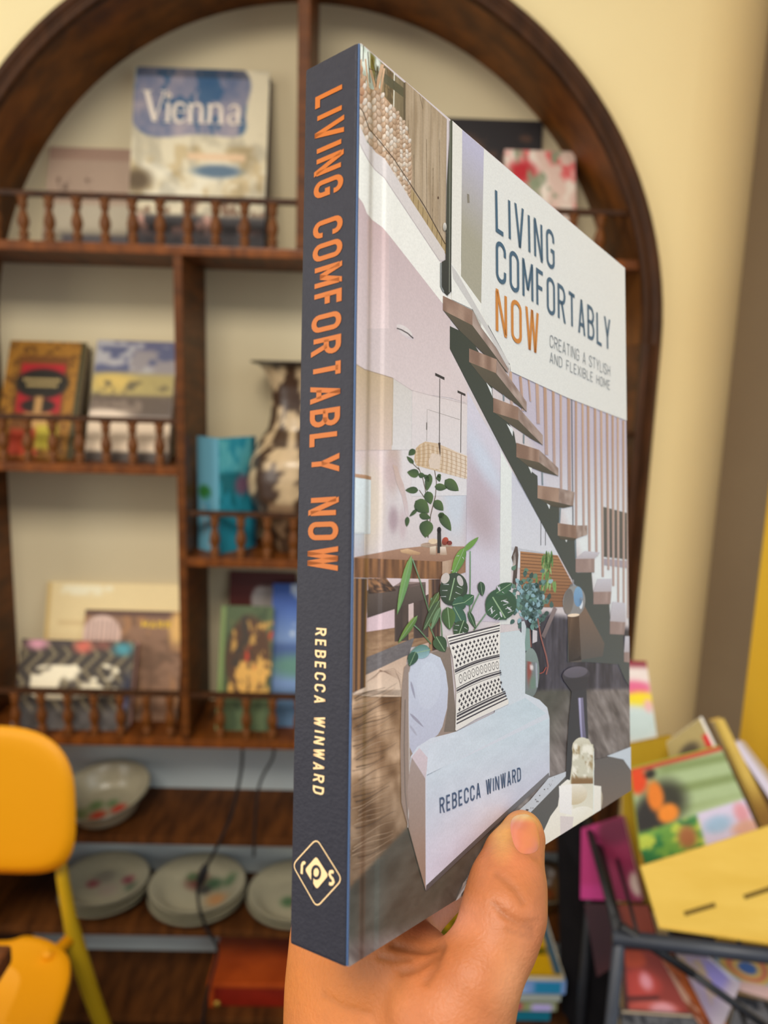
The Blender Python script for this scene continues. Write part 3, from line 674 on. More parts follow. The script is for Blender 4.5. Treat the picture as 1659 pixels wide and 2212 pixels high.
# ================================================================ yellow chair
M_chair = mat('yellow_plastic', (236, 160, 6), .5, .35, noise=(2, (230, 154, 4)), bump=.1, bscale=500)
M_chleg = mat('yellow_green_legs', (196, 160, 24), .45, .4, noise=(3, (186, 150, 20)))
YB = 1.40
bc = at(-22, 1728, YB); br = at(176, 1728, YB); hw_ = br.x - bc.x
zt_, zb_ = at(0, 1571, YB).z, at(0, 1880, YB).z
chair = empty('yellow_chair', 'yellow moulded plastic chair at the left edge in front of the shelves', 'chair', (bc.x, YB - .2, 0))
CO = Vector((bc.x, YB - .2, 0))
def panel(name, cx, cz, hw, hh, y, th, n=3.2, bow=.03, m=M_chair, parent=chair, lean=.05):
    """rounded curved panel standing in the x-z plane"""
    K = 48; rings = 7; V = []; F = []
    for side in (0, 1):
        for r in range(rings + 1):
            q = r / rings
            for k in range(K):
                a = 2 * math.pi * k / K; ca, sa = math.cos(a), math.sin(a)
                x = hw * q * math.copysign(abs(ca) ** (2 / n), ca); z = hh * q * math.copysign(abs(sa) ** (2 / n), sa)
                e_ = th * .5 * (1 - max(0, (q - .9) / .1) ** 2 * .9)
                V.append((cx + x, y + bow * (-(x / hw) ** 2) + lean * z + (e_ if side else -e_), cz + z))
    B = (rings + 1) * K
    for side in (0, 1):
        for r in range(rings):
            for k in range(K):
                a, b = side * B + r * K + k, side * B + r * K + (k + 1) % K
                f = (a, b, b + K, a + K) if side == 0 else (a, a + K, b + K, b); F.append(f)
    for k in range(K): a, b = rings * K + k, rings * K + (k + 1) % K; F.append((a, b, b + B, a + B))
    return obj(name, V, F, m, parent, None, True)
panel('backrest', 0, (zt_ + zb_) / 2, hw_, (zt_ - zb_) / 2, .2, .014)
# seat: outline at seat height, wide at the back and narrowing to the front
zs_ = .455
so = [atz(20, 2030, zs_), atz(60, 2020, zs_), atz(110, 2032, zs_), atz(146, 2062, zs_), atz(152, 2100, zs_), atz(140, 2150, zs_), atz(118, 2212, zs_), atz(96, 2262, zs_), atz(60, 2290, zs_)]
sx = bc.x
left = [Vector((2 * sx - p.x, p.y, p.z)) for p in reversed(so)]
outl = [p - CO for p in so + left]
cen = sum(outl, Vector()) / len(outl)
ou2 = []
cl = outl + [outl[0]]
for i in range(len(outl)):
    p0_, p1_, p2_, p3_ = outl[i - 1], outl[i], outl[(i + 1) % len(outl)], outl[(i + 2) % len(outl)]
    for k in range(4):
        t = k / 4; ou2.append(.5 * ((2 * p1_) + (p2_ - p0_) * t + (2 * p0_ - 5 * p1_ + 4 * p2_ - p3_) * t * t + (3 * p1_ - p0_ - 3 * p2_ + p3_) * t ** 3))
V = []; F = []; K = len(ou2); RG = [(1.0, -.016), (1.0, -.008), (1.0, -.002), (.985, 0), (.9, -.004), (.7, -.012), (.4, -.018), (0.02, -.02)]
for q, dz in RG:
    for p in ou2: V.append((cen.x + (p.x - cen.x) * q, cen.y + (p.y - cen.y) * q, zs_ + dz))
for r in range(len(RG) - 1):
    for k in range(K): a, b = r * K + k, r * K + (k + 1) % K; F.append((a, b, b + K, a + K))
F.append(tuple(range(K - 1, -1, -1))); F.append(tuple((len(RG) - 1) * K + k for k in range(K)))
obj('seat', V, F, M_chair, chair, None, True)
def pt(px, py, Y): return at(px, py, Y) - CO
for s in (1, -1):
    f = lambda v: Vector((v.x * s, v.y, v.z))
    P = [f(pt(128, 1840, YB + .018)), f(pt(136, 1900, YB + .02)), f(pt(150, 1980, YB + .03)), f(pt(166, 2050, YB + .045)), f(pt(198, 2150, YB + .07)), f(pt(224, 2220, YB + .09))]
    e_ = P[-1] + (P[-1] - P[-2]).normalized() * .01; d = (P[-1] - P[-2]); e_ = P[-1] + d * (P[-1].z / -d.z)
    MB().tube(P + [e_], [.011, .0125, .014, .019, .018, .017, .011], 12).build('rear_leg', M_chleg, chair, True)
    MB().tube([f(pt(160, 2020, YB + .04)), f(pt(125, 2052, YB)), f(pt(100, 2064, YB - .06))], [.013, .012, .010], 10).build('seat_bracket', M_chair, chair, True)
    MB().tube([Vector((s * .14, -.16, zs_ - .02)), Vector((s * .17, -.2, .2)), Vector((s * .19, -.23, 0))], [.016, .014, .010], 12).build('front_leg', M_chleg, chair, True)
# dark wooden table at the left edge
M_tab = mat('dark_table_wood', (120, 66, 30), .4, .4, noise=(10, (70, 36, 16)), stretch=(1, 6, 1))
Yt_ = .78
tp = at(26, 2040, Yt_)
tb = empty('dark_table', 'dark brown wooden table whose corner enters at the bottom left edge', 'table', (tp.x - .3, Yt_ - .25, 0))
TO = Vector((tp.x - .3, Yt_ - .25, 0))
MB().bbox(Vector((tp.x - .6, Yt_ - .42, tp.z - .022)) - TO, Vector((tp.x, Yt_, tp.z)) - TO, .005).build('table_top', M_tab, tb)
for x in (tp.x - .57, tp.x - .045):
    for y in (Yt_ - .395, Yt_ - .045): MB().bbox(Vector((x, y, 0)) - TO, Vector((x + .025, y + .025, tp.z - .022)) - TO, .004).build('leg', M_tab, tb)

# ================================================================ stack of books right of the wrist
st_top = [('yellow_magazine', 'yellow book lying on top of the low stack between wrist and rack', .026, (206, 160, 20)),
          ('pale_paperback', 'cream edged paperback second in the low stack by the wrist', .010, (206, 200, 180)),
          ('light_blue_book', 'light blue book with teal corner in the low stack by the wrist', .030, (132, 168, 226)),
          ('grey_paperback', 'pale grey book under the light blue one in the low stack', .016, (176, 184, 176)),
          ('red_striped_book', 'green, red and lilac striped book low in the stack', .022, (150, 150, 110)),
          ('teal_book', 'teal book at the base of the stack by the wrist', .022, (16, 116, 140))]
Ys = 1.30
ztop = at(1150, 2108, Ys).z; xr = at(1213, 2112, Ys).x; xl = xr - .24
tot = sum(t[2] for t in st_top[1:])
zc = ztop
sup = empty('low_bench', 'low dark bench carrying the stack of books beside the wrist', 'bench', ((xl + xr) / 2, Ys + .12, 0))
# yellow cover is seen from above on the stack
order = st_top
for i, (nm_, lb, th_, c) in enumerate(order):
    z1_ = zc; z0_ = zc - th_
    if i == 0: z1_ = zc + .004; z0_ = zc - .0005
    dx = (0, .006, .010, .002, -.004, -.016)[i]; depth = .20
    e = empty(nm_, lb, 'book', (xl + dx, Ys, z0_), 'stack of books beside the rack')
    L_ = xr - xl; hgt = z1_ - z0_; t_ = min(.0022, hgt * .3)
    m_ = cmat(c)
    MB().bbox((0, 0, hgt - t_), (L_, depth, hgt), .001).build('front_cover', m_, e); MB().bbox((0, 0, 0), (L_, depth, t_), .001).build('back_cover', m_, e)
    MB().bbox((0, 0, 0), (L_, t_, hgt), .001).build('spine', m_, e) if i != 1 else None
    MB().box((t_, .003, t_), (L_ - .003, depth - .003, hgt - t_)).build('page_block', M_pages, e)
    if i == 0:
        print_grid('cover_print', L_, depth, (214, 166, 14), [('g', .55, .0, (120, 96, 20)), ('b', 0, 0, 1, .75, (92, 84, 10), 6, 5, .5, 4), ('r', .94, 0, 1.1, 1, (60, 92, 116), .03)], M_print, e, org=(0, 0, hgt + .0006), uz=(0, 1, 0))
    if i == 2: print_grid('spine_print', L_ * .9, hgt * .8, (134, 168, 226), [('r', .76, 0, 1.1, 1.1, (38, 142, 188), .05), ('b', 0, 0, .7, 1, (160, 190, 236), 6, 2, .5, 4)], M_print, e, org=(L_ * .06, -.0006, hgt * .1))
    if i == 4: print_grid('spine_print', L_ * .96, hgt * .9, (150, 164, 110), [('r', .1, .1, .72, .9, (206, 70, 96), .06), ('r', .80, .2, .98, 1, (196, 184, 240), .05), ('r', -.1, 0, .2, 1, (120, 160, 80), .05)], M_print, e, org=(L_ * .02, -.0006, hgt * .05))
    zc = z0_
SO = Vector(((xl + xr) / 2, Ys + .12, 0))
MB().bbox(Vector((xl - .02, Ys - .01, zc - .02)) - SO, Vector((xr + .02, Ys + .24, zc)) - SO, .004).build('seat_board', M_dark, sup)
for x in (xl, xr - .02):
    for y in (Ys + .0, Ys + .21): MB().box(Vector((x, y, 0)) - SO, Vector((x + .02, y + .02, zc - .02)) - SO).build('leg', M_dark, sup)
# ================================================================ black metal rack on the right
M_blk = mat('black_metal', (34, 36, 42), .45, .5, noise=(12, (24, 26, 30)))
M_blk2 = mat('grey_black_metal', (62, 68, 80), .4, .5, noise=(12, (48, 52, 62)))
YR = 1.02
r0 = at(1338, 2026, YR); zR = r0.z
r1 = atz(1640, 2062, zR); dr = (r1 - r0).normalized(); bk = Vector((-dr.y, dr.x, 0)).normalized()
if bk.y < 0: bk = -bk
LR, DRk = .46, .26
rack = empty('metal_rack', 'black tubular metal rack on the right holding tilted books', 'rack', (r0.x, r0.y, 0))
RO_ = Vector((r0.x, r0.y, 0))
def rp(a, b, z): return r0 - RO_ + dr * a + bk * b + Vector((0, 0, z - zR))
def rbar(name, p, q, r=.008, m=M_blk2): return MB().tube([p, q], r, 10).build(name, m, rack, True)
rbar('front_bar', rp(-.01, 0, zR), rp(LR, 0, zR), .0115); rbar('back_bar', rp(0, DRk, zR), rp(LR, DRk, zR), .009)
rbar('side_bar', rp(0, 0, zR), rp(0, DRk, zR), .009, M_blk); rbar('side_bar', rp(LR, 0, zR), rp(LR, DRk, zR), .009, M_blk)
zL = zR - .20
for a in (0, LR):
    for b in (0, DRk): rbar('leg', rp(a, b, 0), rp(a, b, zR), .0095, M_blk2 if b == 0 else M_blk)
for b in (0, DRk): rbar('lower_bar', rp(0, b, zL), rp(LR, b, zL), .008)
for k in range(9):
    a = .03 + k * (LR - .06) / 8
    rbar('shelf_wire', rp(a, 0, zR - .004), rp(a, DRk, zR - .004), .003, M_blk); rbar('shelf_wire', rp(a, 0, zL), rp(a, DRk, zL), .003, M_blk)
# side frame with a slanting upright
up0 = at(1262, 1752, YR + .30) - RO_
rbar('slanting_upright', rp(0, .02, zR), up0, .0065, M_blk)
rbar('slanting_upright', rp(LR, .02, zR), up0 + dr * LR, .0065, M_blk)
rbar('brace', rp(0, .0, zR + .02), rp(.11, .0, zR - .045), .007, M_blk)
rbar('brace', rp(.11, 0, zR - .045), rp(.24, 0, zR - .13), .006, M_blk)
# matte black upright sheet filling the dark area left of the rack
o = MB().prism([at(1206, 1790, 1.34), at(1282, 1770, 1.30), at(1330, 2030, 1.22), at(1336, 2500, 1.22), at(1222, 2560, 1.30)], (0, .012, 0))
c_ = Vector((at(1270, 2300, 1.3).x, 1.29, 0)); o.V = [tuple(Vector(v) - c_) for v in o.V]
M_board = mat('matte_black', (20, 19, 22), .9, .1, noise=(20, (26, 24, 26)))
o = o.build('black_panel', M_board); o.location = c_; tag(o, 'black panel standing upright between the low book stack and the rack', 'panel')

def slab(name, label, px, Ys, th, body, base, shapes, cat='book', group=None, func=None, pages=True, nx=40, ny=40, seam=True):
    """thin object whose printed face has corners TL, TR, BR, BL under the given pixels at the given depths"""
    P = [at(p[0], p[1], y) for p, y in zip(px, Ys)]
    n0 = (P[1] - P[0]).cross(P[3] - P[0]); d_ = Vector(cray(*px[2])); P[2] = EYE + d_ * (n0.dot(P[0] - EYE) / n0.dot(d_))      # keep the sheet flat
    org = P[3].copy(); n = (P[1] - P[0]).cross(P[3] - P[0]).normalized()
    if n.y < 0: n = -n
    e = empty(name, label, cat, org, group)
    Q = [p - org for p in P]
    t = min(.0018, th * .25); c = sum(Q, Vector()) / 4
    MB().prism(Q, n * t).build('front_cover', cmat(body), e)
    if th > .004:
        ins = [c + (q - c) * .975 + n * t for q in Q]
        MB().prism(ins, n * (th - 2 * t)).build('page_block', M_pages, e)
        MB().prism([q + n * (th - t) for q in Q], n * t).build('back_cover', cmat(body), e)
    s = np.linspace(0, 1, nx + 1); tt = np.linspace(0, 1, ny + 1); S, T = np.meshgrid(s, tt)
    C = linA(func(S, T) if func else paint(S, T, base, shapes)).reshape(-1, 3)
    q = [np.array(v) for v in Q]; s1, t1 = S.reshape(-1, 1), T.reshape(-1, 1)
    V = (q[0] * (1 - s1) + q[1] * s1) * (1 - t1) + (q[3] * (1 - s1) + q[2] * s1) * t1 - np.array(n) * .0006
    k = nx + 1; F = [(j * k + i, (j + 1) * k + i, (j + 1) * k + i + 1, j * k + i + 1) for j in range(ny) for i in range(nx)]
    obj('cover_print', V, F, M_print, e, C); return e
def leafy(S, T):
    C = paint(S, T, (172, 190, 140), [('r', -.1, -.1, 1.1, .05, (196, 70, 50), .02)])
    st = np.clip((np.sin((T * 26 - S * 2)) * .6 + .2), 0, 1)[..., None] * np.clip((S - .22) * 8, 0, 1)[..., None] * np.clip((.62 - T) * 8, 0, 1)[..., None]
    C = C * (1 - st * .8) + np.array((112, 128, 66.)) * st * .8
    for sh in (('e', .30, .42, .2, .22, (60, 58, 44), .5), ('e', .12, .55, .16, .22, (52, 48, 44), .4), ('e', .06, .14, .10, .13, (226, 74, 30), .3), ('e', .21, .34, .08, .16, (232, 128, 40), .3), ('e', .30, .55, .10, .10, (240, 140, 44), .3), ('e', .20, .10, .06, .05, (50, 44, 34), .4)):
        C = C * (1 - (k := paint(S, T, (0, 0, 0), [(*sh[:5], (1, 1, 1), sh[6])]))) + np.array(sh[5], float) * k
    g = paint(S, T, (110, 160, 70), [('b', -1, -1, 2, 2, (54, 124, 70), 6, 6, .48, 5), ('b', -1, -1, 2, 2, (190, 206, 80), 7, 7, .52, 15), ('e', .42, .85, .08, .12, (170, 110, 70), .5)])
    k = np.clip((T - .64) * 25, 0, 1)[..., None]; C = C * (1 - k) + g * k
    wp = paint(S, T, (218, 208, 232), [('e', .70, .82, .12, .09, (166, 196, 224), .5), ('e', .93, .78, .06, .12, (226, 160, 170), .5), ('e', .92, .95, .12, .08, (220, 170, 150), .5)])
    k = (np.clip((T - .63) * 40, 0, 1) * np.clip((S - .54) * 40, 0, 1))[..., None]; return C * (1 - k) + wp * k
# yellow box file with books in it
bx0 = [at(1383, 1872, 1.065), at(1720, 1766, 1.065), at(1740, 2052, 1.02), at(1424, 2006, 1.02)]
n0 = (bx0[1] - bx0[0]).cross(bx0[3] - bx0[0]); d_ = Vector(cray(1740, 2052)); bx0[2] = EYE + d_ * (n0.dot(bx0[0] - EYE) / n0.dot(d_))
bxo = bx0[3].copy(); box = empty('yellow_box', 'yellow card box tilted on the rack with two dark slots in its front', 'box', bxo)
Q = [p - bxo for p in bx0]; nb = Vector((.050, .15, -.03))
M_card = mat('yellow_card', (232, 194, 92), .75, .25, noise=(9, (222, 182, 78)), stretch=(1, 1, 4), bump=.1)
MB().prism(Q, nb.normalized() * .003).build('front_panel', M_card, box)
MB().prism([Q[0], Q[3], Q[3] + nb, Q[0] + nb], (.003, 0, 0)).build('side_panel', mat('yellow_card_shaded', (190, 148, 50), .75, .25, noise=(9, (176, 134, 44))), box)  # darker copy of the card colour, the side's shade painted in
MB().prism([Q[3], Q[2], Q[2] + nb, Q[3] + nb], (0, 0, .003)).build('base_panel', M_card, box)
M_slot = mat('slot_dark', (120, 96, 40), .8, .2)
def on_box(px, py):     # a point of the front face
    P0, e1, e2 = bx0[0], bx0[1] - bx0[0], bx0[3] - bx0[0]; n = e1.cross(e2).normalized(); d = Vector(cray(px, py)); return EYE + d * (n.dot(P0 - EYE) / n.dot(d)) - bxo
nn = (bx0[1] - bx0[0]).cross(bx0[3] - bx0[0]).normalized(); nn = -nn if nn.y > 0 else nn
for a, b in (((1478, 1974), (1545, 1954)), ((1607, 1938), (1680, 1914))):
    p, q = on_box(*a), on_box(*b); u_ = (q - p).normalized(); v_ = nn.cross(u_).normalized() * .0032
    MB().prism([p - v_, q - v_, q + v_, p + v_], nn * .0007).build('slot', M_slot, box)
slab('green_booklet', 'booklet with orange flowers, green leaves and a white panel rising from the yellow box', [(1362, 1662), (1556, 1612), (1636, 1790), (1388, 1872)], [1.16, 1.16, 1.11, 1.11], .012, (170, 178, 70), None, None, func=leafy, nx=60, ny=60)
slab('olive_booklet', 'olive booklet with a dark emblem and red tab behind the green leafy booklet', [(1440, 1604), (1516, 1548), (1590, 1700), (1470, 1740)], [1.20, 1.20, 1.16, 1.16], .006, (232, 226, 206), (168, 148, 92),
     [('e', .45, .30, .22, .10, (84, 72, 50), .5), ('r', .82, .22, 1.0, .50, (206, 30, 30), .03), ('r', .94, -.1, 1.1, 1.1, (240, 234, 224), .03), ('g', .35, .6, (206, 160, 120))])
slab('plain_yellow_book', 'dull yellow book standing behind the olive booklet at the right edge of the held book', [(1345, 1612), (1452, 1590), (1440, 1960), (1345, 1990)], [1.26, 1.26, 1.20, 1.20], .012, (170, 136, 30), (190, 156, 40), [('g', .3, 1, (160, 126, 26))])
slab('yellow_folder', 'narrow yellow folder edge slanting down beside the white booklet edge', [(1541, 1558), (1563, 1552), (1680, 1790), (1652, 1800)], [1.19, 1.19, 1.13, 1.13], .02, (206, 170, 70), (214, 180, 84), [('r', -.1, -.1, .3, 1.1, (176, 144, 54), .2), ('g', .5, .9, (140, 100, 30))])
slab('lilac_notebook', 'pale lilac notebook edge slanting at the far right before the yellow pier', [(1584, 1606), (1606, 1600), (1730, 1760), (1712, 1800)], [1.20, 1.20, 1.14, 1.14], .02, (196, 190, 206), (222, 214, 232), [('r', .6, -.1, 1.1, 1.1, (190, 170, 150), .3)])
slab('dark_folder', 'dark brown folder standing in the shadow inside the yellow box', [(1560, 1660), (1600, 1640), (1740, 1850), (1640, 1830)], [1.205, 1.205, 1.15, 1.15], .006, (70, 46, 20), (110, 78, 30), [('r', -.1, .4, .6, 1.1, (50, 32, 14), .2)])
slab('striped_flyer', 'white flyer with pink and yellow stripes peeking out beside the held book', [(1310, 1425), (1396, 1428), (1434, 1700), (1330, 1710)], [1.38, 1.38, 1.30, 1.30], .003, (220, 216, 210), (236, 224, 220),
     [('r', -.1, -.1, 1.1, .05, (140, 30, 50), .03), ('e', .6, .22, .45, .06, (232, 110, 150), .4), ('e', .75, .31, .4, .06, (250, 226, 40), .3), ('e', .6, .50, .6, .14, (206, 226, 228), .4), ('e', .9, .36, .1, .05, (240, 190, 190), .5)])
slab('magenta_book', 'magenta book standing between the black panel and the yellow box', [(1256, 1790), (1345, 1762), (1388, 1948), (1254, 1942)], [1.27, 1.23, 1.19, 1.24], .010, (150, 40, 90), (176, 52, 112),
     [('r', .45, -.1, 1.1, 1.1, (138, 44, 78), .08), ('e', .75, .15, .4, .16, (104, 36, 62), .5), ('e', .96, .80, .10, .14, (216, 190, 180), .4), ('r', -.1, .80, .4, 1.1, (190, 60, 130), .1)])
slab('burgundy_folder', 'dark burgundy folder below the magenta book', [(1262, 1952), (1400, 1955), (1420, 2030), (1290, 2110)], [1.235, 1.185, 1.15, 1.18], .008, (60, 24, 30), (70, 30, 34), [('r', .5, -.1, 1.1, .8, (140, 62, 44), .15), ('e', .1, .4, .4, .5, (50, 22, 30), .5)])
# lower rack shelf
slab('apple_magazine', 'magazine with red apples on its cover on the lower rack shelf', [(1344, 2052), (1420, 2056), (1500, 2206), (1352, 2215)], [1.09, 1.09, 1.05, 1.05], .008, (120, 50, 44), (150, 60, 50),
     [('e', .25, .10, .35, .14, (196, 80, 50), .3), ('e', .30, .45, .42, .20, (190, 70, 60), .3), ('e', .45, .42, .12, .12, (230, 150, 160), .6), ('e', .40, .85, .5, .16, (206, 96, 84), .3), ('e', .60, .82, .2, .10, (244, 170, 176), .5), ('r', -.1, .62, .6, .68, (90, 40, 36), .04), ('r', -.1, -.1, .05, 1.1, (60, 40, 40), .03)])
slab('orange_book', 'orange book slanting across the lower rack shelf beside the apples', [(1400, 2056), (1452, 2058), (1590, 2240), (1530, 2240)], [1.105, 1.105, 1.06, 1.06], .012, (190, 90, 40), (196, 100, 44), [('r', -.1, -.1, .35, 1.1, (214, 166, 140), .05), ('b', 0, 0, 1, 1, (150, 70, 30), 3, 8, .5, 5)])
slab('lilac_booklet', 'glossy lilac booklet slanting beside the orange book on the lower rack shelf', [(1462, 2062), (1530, 2066), (1600, 2124), (1552, 2240)], [1.09, 1.09, 1.07, 1.05], .006, (206, 200, 214), (170, 152, 176), [('e', .75, .45, .35, .3, (150, 140, 206), .5), ('r', .93, -.1, 1.1, 1.1, (226, 220, 232), .04), ('g', .6, 1, (200, 186, 196)), ('b', 0, 0, .6, 1, (186, 160, 130), 5, 5, .5, 8)])
slab('target_book', 'book with ringed red and blue circles at the right end of the lower rack shelf', [(1536, 2064), (1720, 2070), (1720, 2176), (1600, 2140)], [1.12, 1.12, 1.08, 1.08], .012, (196, 160, 140), (130, 170, 206),
     [('e', .36, .30, .34, .44, (214, 180, 96), .08), ('e', .36, .30, .26, .34, (214, 120, 90), .08), ('e', .36, .30, .19, .25, (226, 190, 110), .08), ('e', .36, .30, .12, .16, (70, 110, 180), .15), ('r', -.1, .68, 1.1, 1.1, (216, 180, 176), .06)])
slab('grey_magazine', 'grey magazine lying under the lilac booklet at the bottom right corner', [(1590, 2150), (1720, 2180), (1720, 2300), (1560, 2300)], [1.12, 1.12, 1.08, 1.08], .01, (90, 90, 96), (120, 118, 120), [('b', 0, 0, 1, 1, (44, 44, 50), 5, 5, .5, 5)])
slab('grey_sheet', 'crumpled grey wrapped book at the foot of the apple magazine', [(1344, 2190), (1500, 2200), (1540, 2300), (1344, 2300)], [1.04, 1.04, 1.035, 1.035], .01, (90, 90, 96), (112, 112, 114), [('b', 0, 0, 1, 1, (66, 66, 70), 12, 4, .5, 5)])
# ================================================================ the held book
BR = np.array([[0.6115087636838701, -0.009995599266652444, -0.7911745192643184], [0.060997906329474584, 0.997539983586379, 0.03454325650409201], [0.7888829364115092, -0.06938349329478408, 0.6106141527159089]])
BT = np.array([-0.00728623, -0.13497922, 0.22082747]); BW, BH, BD = 0.2086, 0.256, 0.0213
# book frame: u along the cover away from the spine, v down, w through the thickness
BRW = R3 @ BR; BOW = np.array(EYE) + R3 @ BT
M4 = np.eye(4); M4[:3, :3] = BRW; M4[:3, 3] = BOW
heldM = Matrix(M4.tolist())
held = empty('hardcover_book', 'large hardcover interiors book lettered Living Comfortably Now held up in a hand', 'book', heldM)
def plane_uv(px, py, axis):            # where the sight line of a pixel meets the cover (axis 2) or the spine (axis 0)
    d = BR.T @ np.array([(px - FW / 2) / FPX, (py - FH / 2) / FPX, 1.0]); o = -(BR.T @ BT)
    k = -o[axis] / d[axis]; return o + d * k
# exact homography from the photographed cover corners to cover coordinates
def homog(src, dst):
    A = []; B = []
    for (x, y), (u, v) in zip(src, dst):
        A += [[x, y, 1, 0, 0, 0, -u * x, -u * y], [0, 0, 0, x, y, 1, -v * x, -v * y]]; B += [u, v]
    h = np.linalg.solve(np.array(A, float), np.array(B, float)); return np.append(h, 1).reshape(3, 3)
HM = homog([(777, 93), (1344, 577), (1366, 1707), (750, 2089)], [(0, 0), (BW, 0), (BW, BH), (0, BH)]); HI = np.linalg.inv(HM)
HS = homog([(659, 150), (777, 93), (750, 2089), (621.5, 2039)], [(BD, 0), (0, 0), (0, BH), (BD, BH)])
def ap(Hm, x, y):
    q = Hm @ np.array([x, y, 1.0]); return q[0] / q[2], q[1] / q[2]
def C2(px, py): u, v = ap(HM, px, py); return u, v
def S2(px, py): w_, v = ap(HS, px, py); return w_, v
M_spine = mat('slate_blue_cloth', (47, 47, 56), .5, .3, noise=(400, (43, 43, 52)), bump=.12, bscale=900)
M_edge = mat('blue_board_edge', (72, 98, 138), .35, .5, bump=.05)
M_art = vmat('cover_lamination', .36, .35, fine=.05, fscale=1500, hinge=True, coat=.12)
M_end = mat('white_endpaper', (236, 232, 222), .8, .2)
bt = .0026
MB().bbox((.0006, 0, 0), (BW, BH, bt), .0005).build('front_cover', M_end, held)
MB().bbox((.0012, 0, BD - bt), (BW, BH, BD), .0008).build('back_cover', M_spine, held)
MB().bbox((0, 0, .0004), (bt, BH, BD - .0004), .0009).build('spine_panel', M_spine, held)
MB().bbox((-.00004, .0005, -.00018), (.0006, BH - .0005, .0002), .00015).build('joint_edge', M_edge, held)
MB().box((bt, .0035, bt), (BW - .004, BH - .0035, BD - bt)).build('page_block', M_pages, held)

class Art:
    """flat coloured shapes laid over one another on the cover, each layer a few hundredths of a millimetre proud of the last"""
    def __init__(s): s.V = []; s.F = []; s.C = []; s.lay = 0
    def z(s, step=1): s.lay += step; return -(.00022 + s.lay * .0000022)
    def push(s, UV, F, cols, zz):
        n = len(s.V)
        for u, v in UV: s.V.append((min(max(u, 0.0006), BW - .0001), min(max(v, .0001), BH - .0001), zz))
        s.F += [tuple(i + n for i in f) for f in F]
        if isinstance(cols, tuple) or (isinstance(cols, list) and not isinstance(cols[0], (list, tuple, np.ndarray))): cols = [cols] * len(UV)
        s.C += [lin(c) for c in cols]
    def poly(s, px, col, col2=None, horiz=False, step=1):
        P = [C2(*p) for p in px]; tr = tessellate_polygon([[Vector((a * 100, b * 100, 0)) for a, b in P]])
        if col2 is None: cols = tuple(col)
        else:
            a = np.array([p[0 if horiz else 1] for p in px], float); t = (a - a.min()) / max(1e-6, a.max() - a.min())
            cols = [tuple(np.array(col) * (1 - k) + np.array(col2) * k) for k in t]
        s.push(P, tr, cols, s.z(step))
    def quad(s, px, nu, nv, f, step=1):
        """px: four corners TL TR BR BL; f(S, T) -> colours"""
        S, T = np.meshgrid(np.linspace(0, 1, nu + 1), np.linspace(0, 1, nv + 1)); C = f(S, T) if callable(f) else np.broadcast_to(np.array(f, float), S.shape + (3,))
        q = [np.array(C2(*p)) for p in px]
        # perspective-free bilinear patch in cover space
        UV = (q[0] * (1 - S[..., None]) + q[1] * S[..., None]) * (1 - T[..., None]) + (q[3] * (1 - S[..., None]) + q[2] * S[..., None]) * T[..., None]
        k = nu + 1; F = [(j * k + i, (j + 1) * k + i, (j + 1) * k + i + 1, j * k + i + 1) for j in range(nv) for i in range(nu)]
        s.push([tuple(p) for p in UV.reshape(-1, 2)], F, [tuple(c) for c in C.reshape(-1, 3)], s.z(step))
    def line(s, pts, wd, col, step=1, taper=False, col2=None):
        P = [Vector(p) for p in pts]; n = len(P); L = []; R = []
        for i in range(n):
            d = (P[min(i + 1, n - 1)] - P[max(i - 1, 0)]).normalized(); nm_ = Vector((-d.y, d.x)); w_ = wd * (1 - .75 * i / (n - 1) if taper else 1) / 2
            L.append(P[i] + nm_ * w_); R.append(P[i] - nm_ * w_)
        cols = tuple(col)
        if col2: 
            cols = [tuple(np.array(col) * (1 - i / (n - 1)) + np.array(col2) * (i / (n - 1))) for i in range(n)] * 2
        s.push([C2(*p) for p in L + R], [(i, i + 1, n + i + 1, n + i) for i in range(n - 1)], cols, s.z(step))
    def ell(s, cx, cy, rx, ry, col, rot=0, col2=None, n=20, step=1):
        r = math.radians(rot); P = []; cs = []
        for i in range(n):
            a = 2 * math.pi * i / n; x, y = rx * math.cos(a), ry * math.sin(a); P.append((cx + x * math.cos(r) - y * math.sin(r), cy + x * math.sin(r) + y * math.cos(r)))
            t = (math.sin(a) + 1) / 2; cs.append(tuple(np.array(col) * (1 - t) + np.array(col2 if col2 else col) * t))
        P.append((cx, cy)); cs.append(tuple((np.array(col) + np.array(col2 if col2 else col)) / 2))
        s.push([C2(*p) for p in P], [(i, (i + 1) % n, n) for i in range(n)], cs, s.z(step))
    def leaf(s, p, q, wd, col, col2=None, step=1, rib=None, bend=0):
        P = Vector(p); Q = Vector(q); d = Q - P; L = d.length; d.normalize(); nm_ = Vector((-d.y, d.x)); up = []; dn = []
        for i in range(9):
            t = i / 8; h = wd / 2 * (math.sin(math.pi * min(1, t ** .75)) ** .8 if 0 < t < 1 else 0); c = P + d * L * t + nm_ * bend * math.sin(math.pi * t)
            up.append(c + nm_ * h); dn.append(c - nm_ * h)
        cc = [tuple(col)] * 9 + [tuple(col2 or col)] * 9
        s.push([C2(*v) for v in up + dn], [(i, i + 1, 10 + i, 9 + i) for i in range(8)], cc, s.z(step))
        if rib: s.line([tuple(P + d * L * t + nm_ * bend * math.sin(math.pi * t)) for t in (0.0, .3, .6, .92)], max(.8, wd * .05), rib, 1)
    def build(s, name, m, parent): return obj(name, s.V, s.F, m, parent, np.array(s.C))
def mix(a, b, t): t = np.asarray(t)[..., None]; return np.array(a, float) * (1 - t) + np.array(b, float) * t
A = Art()
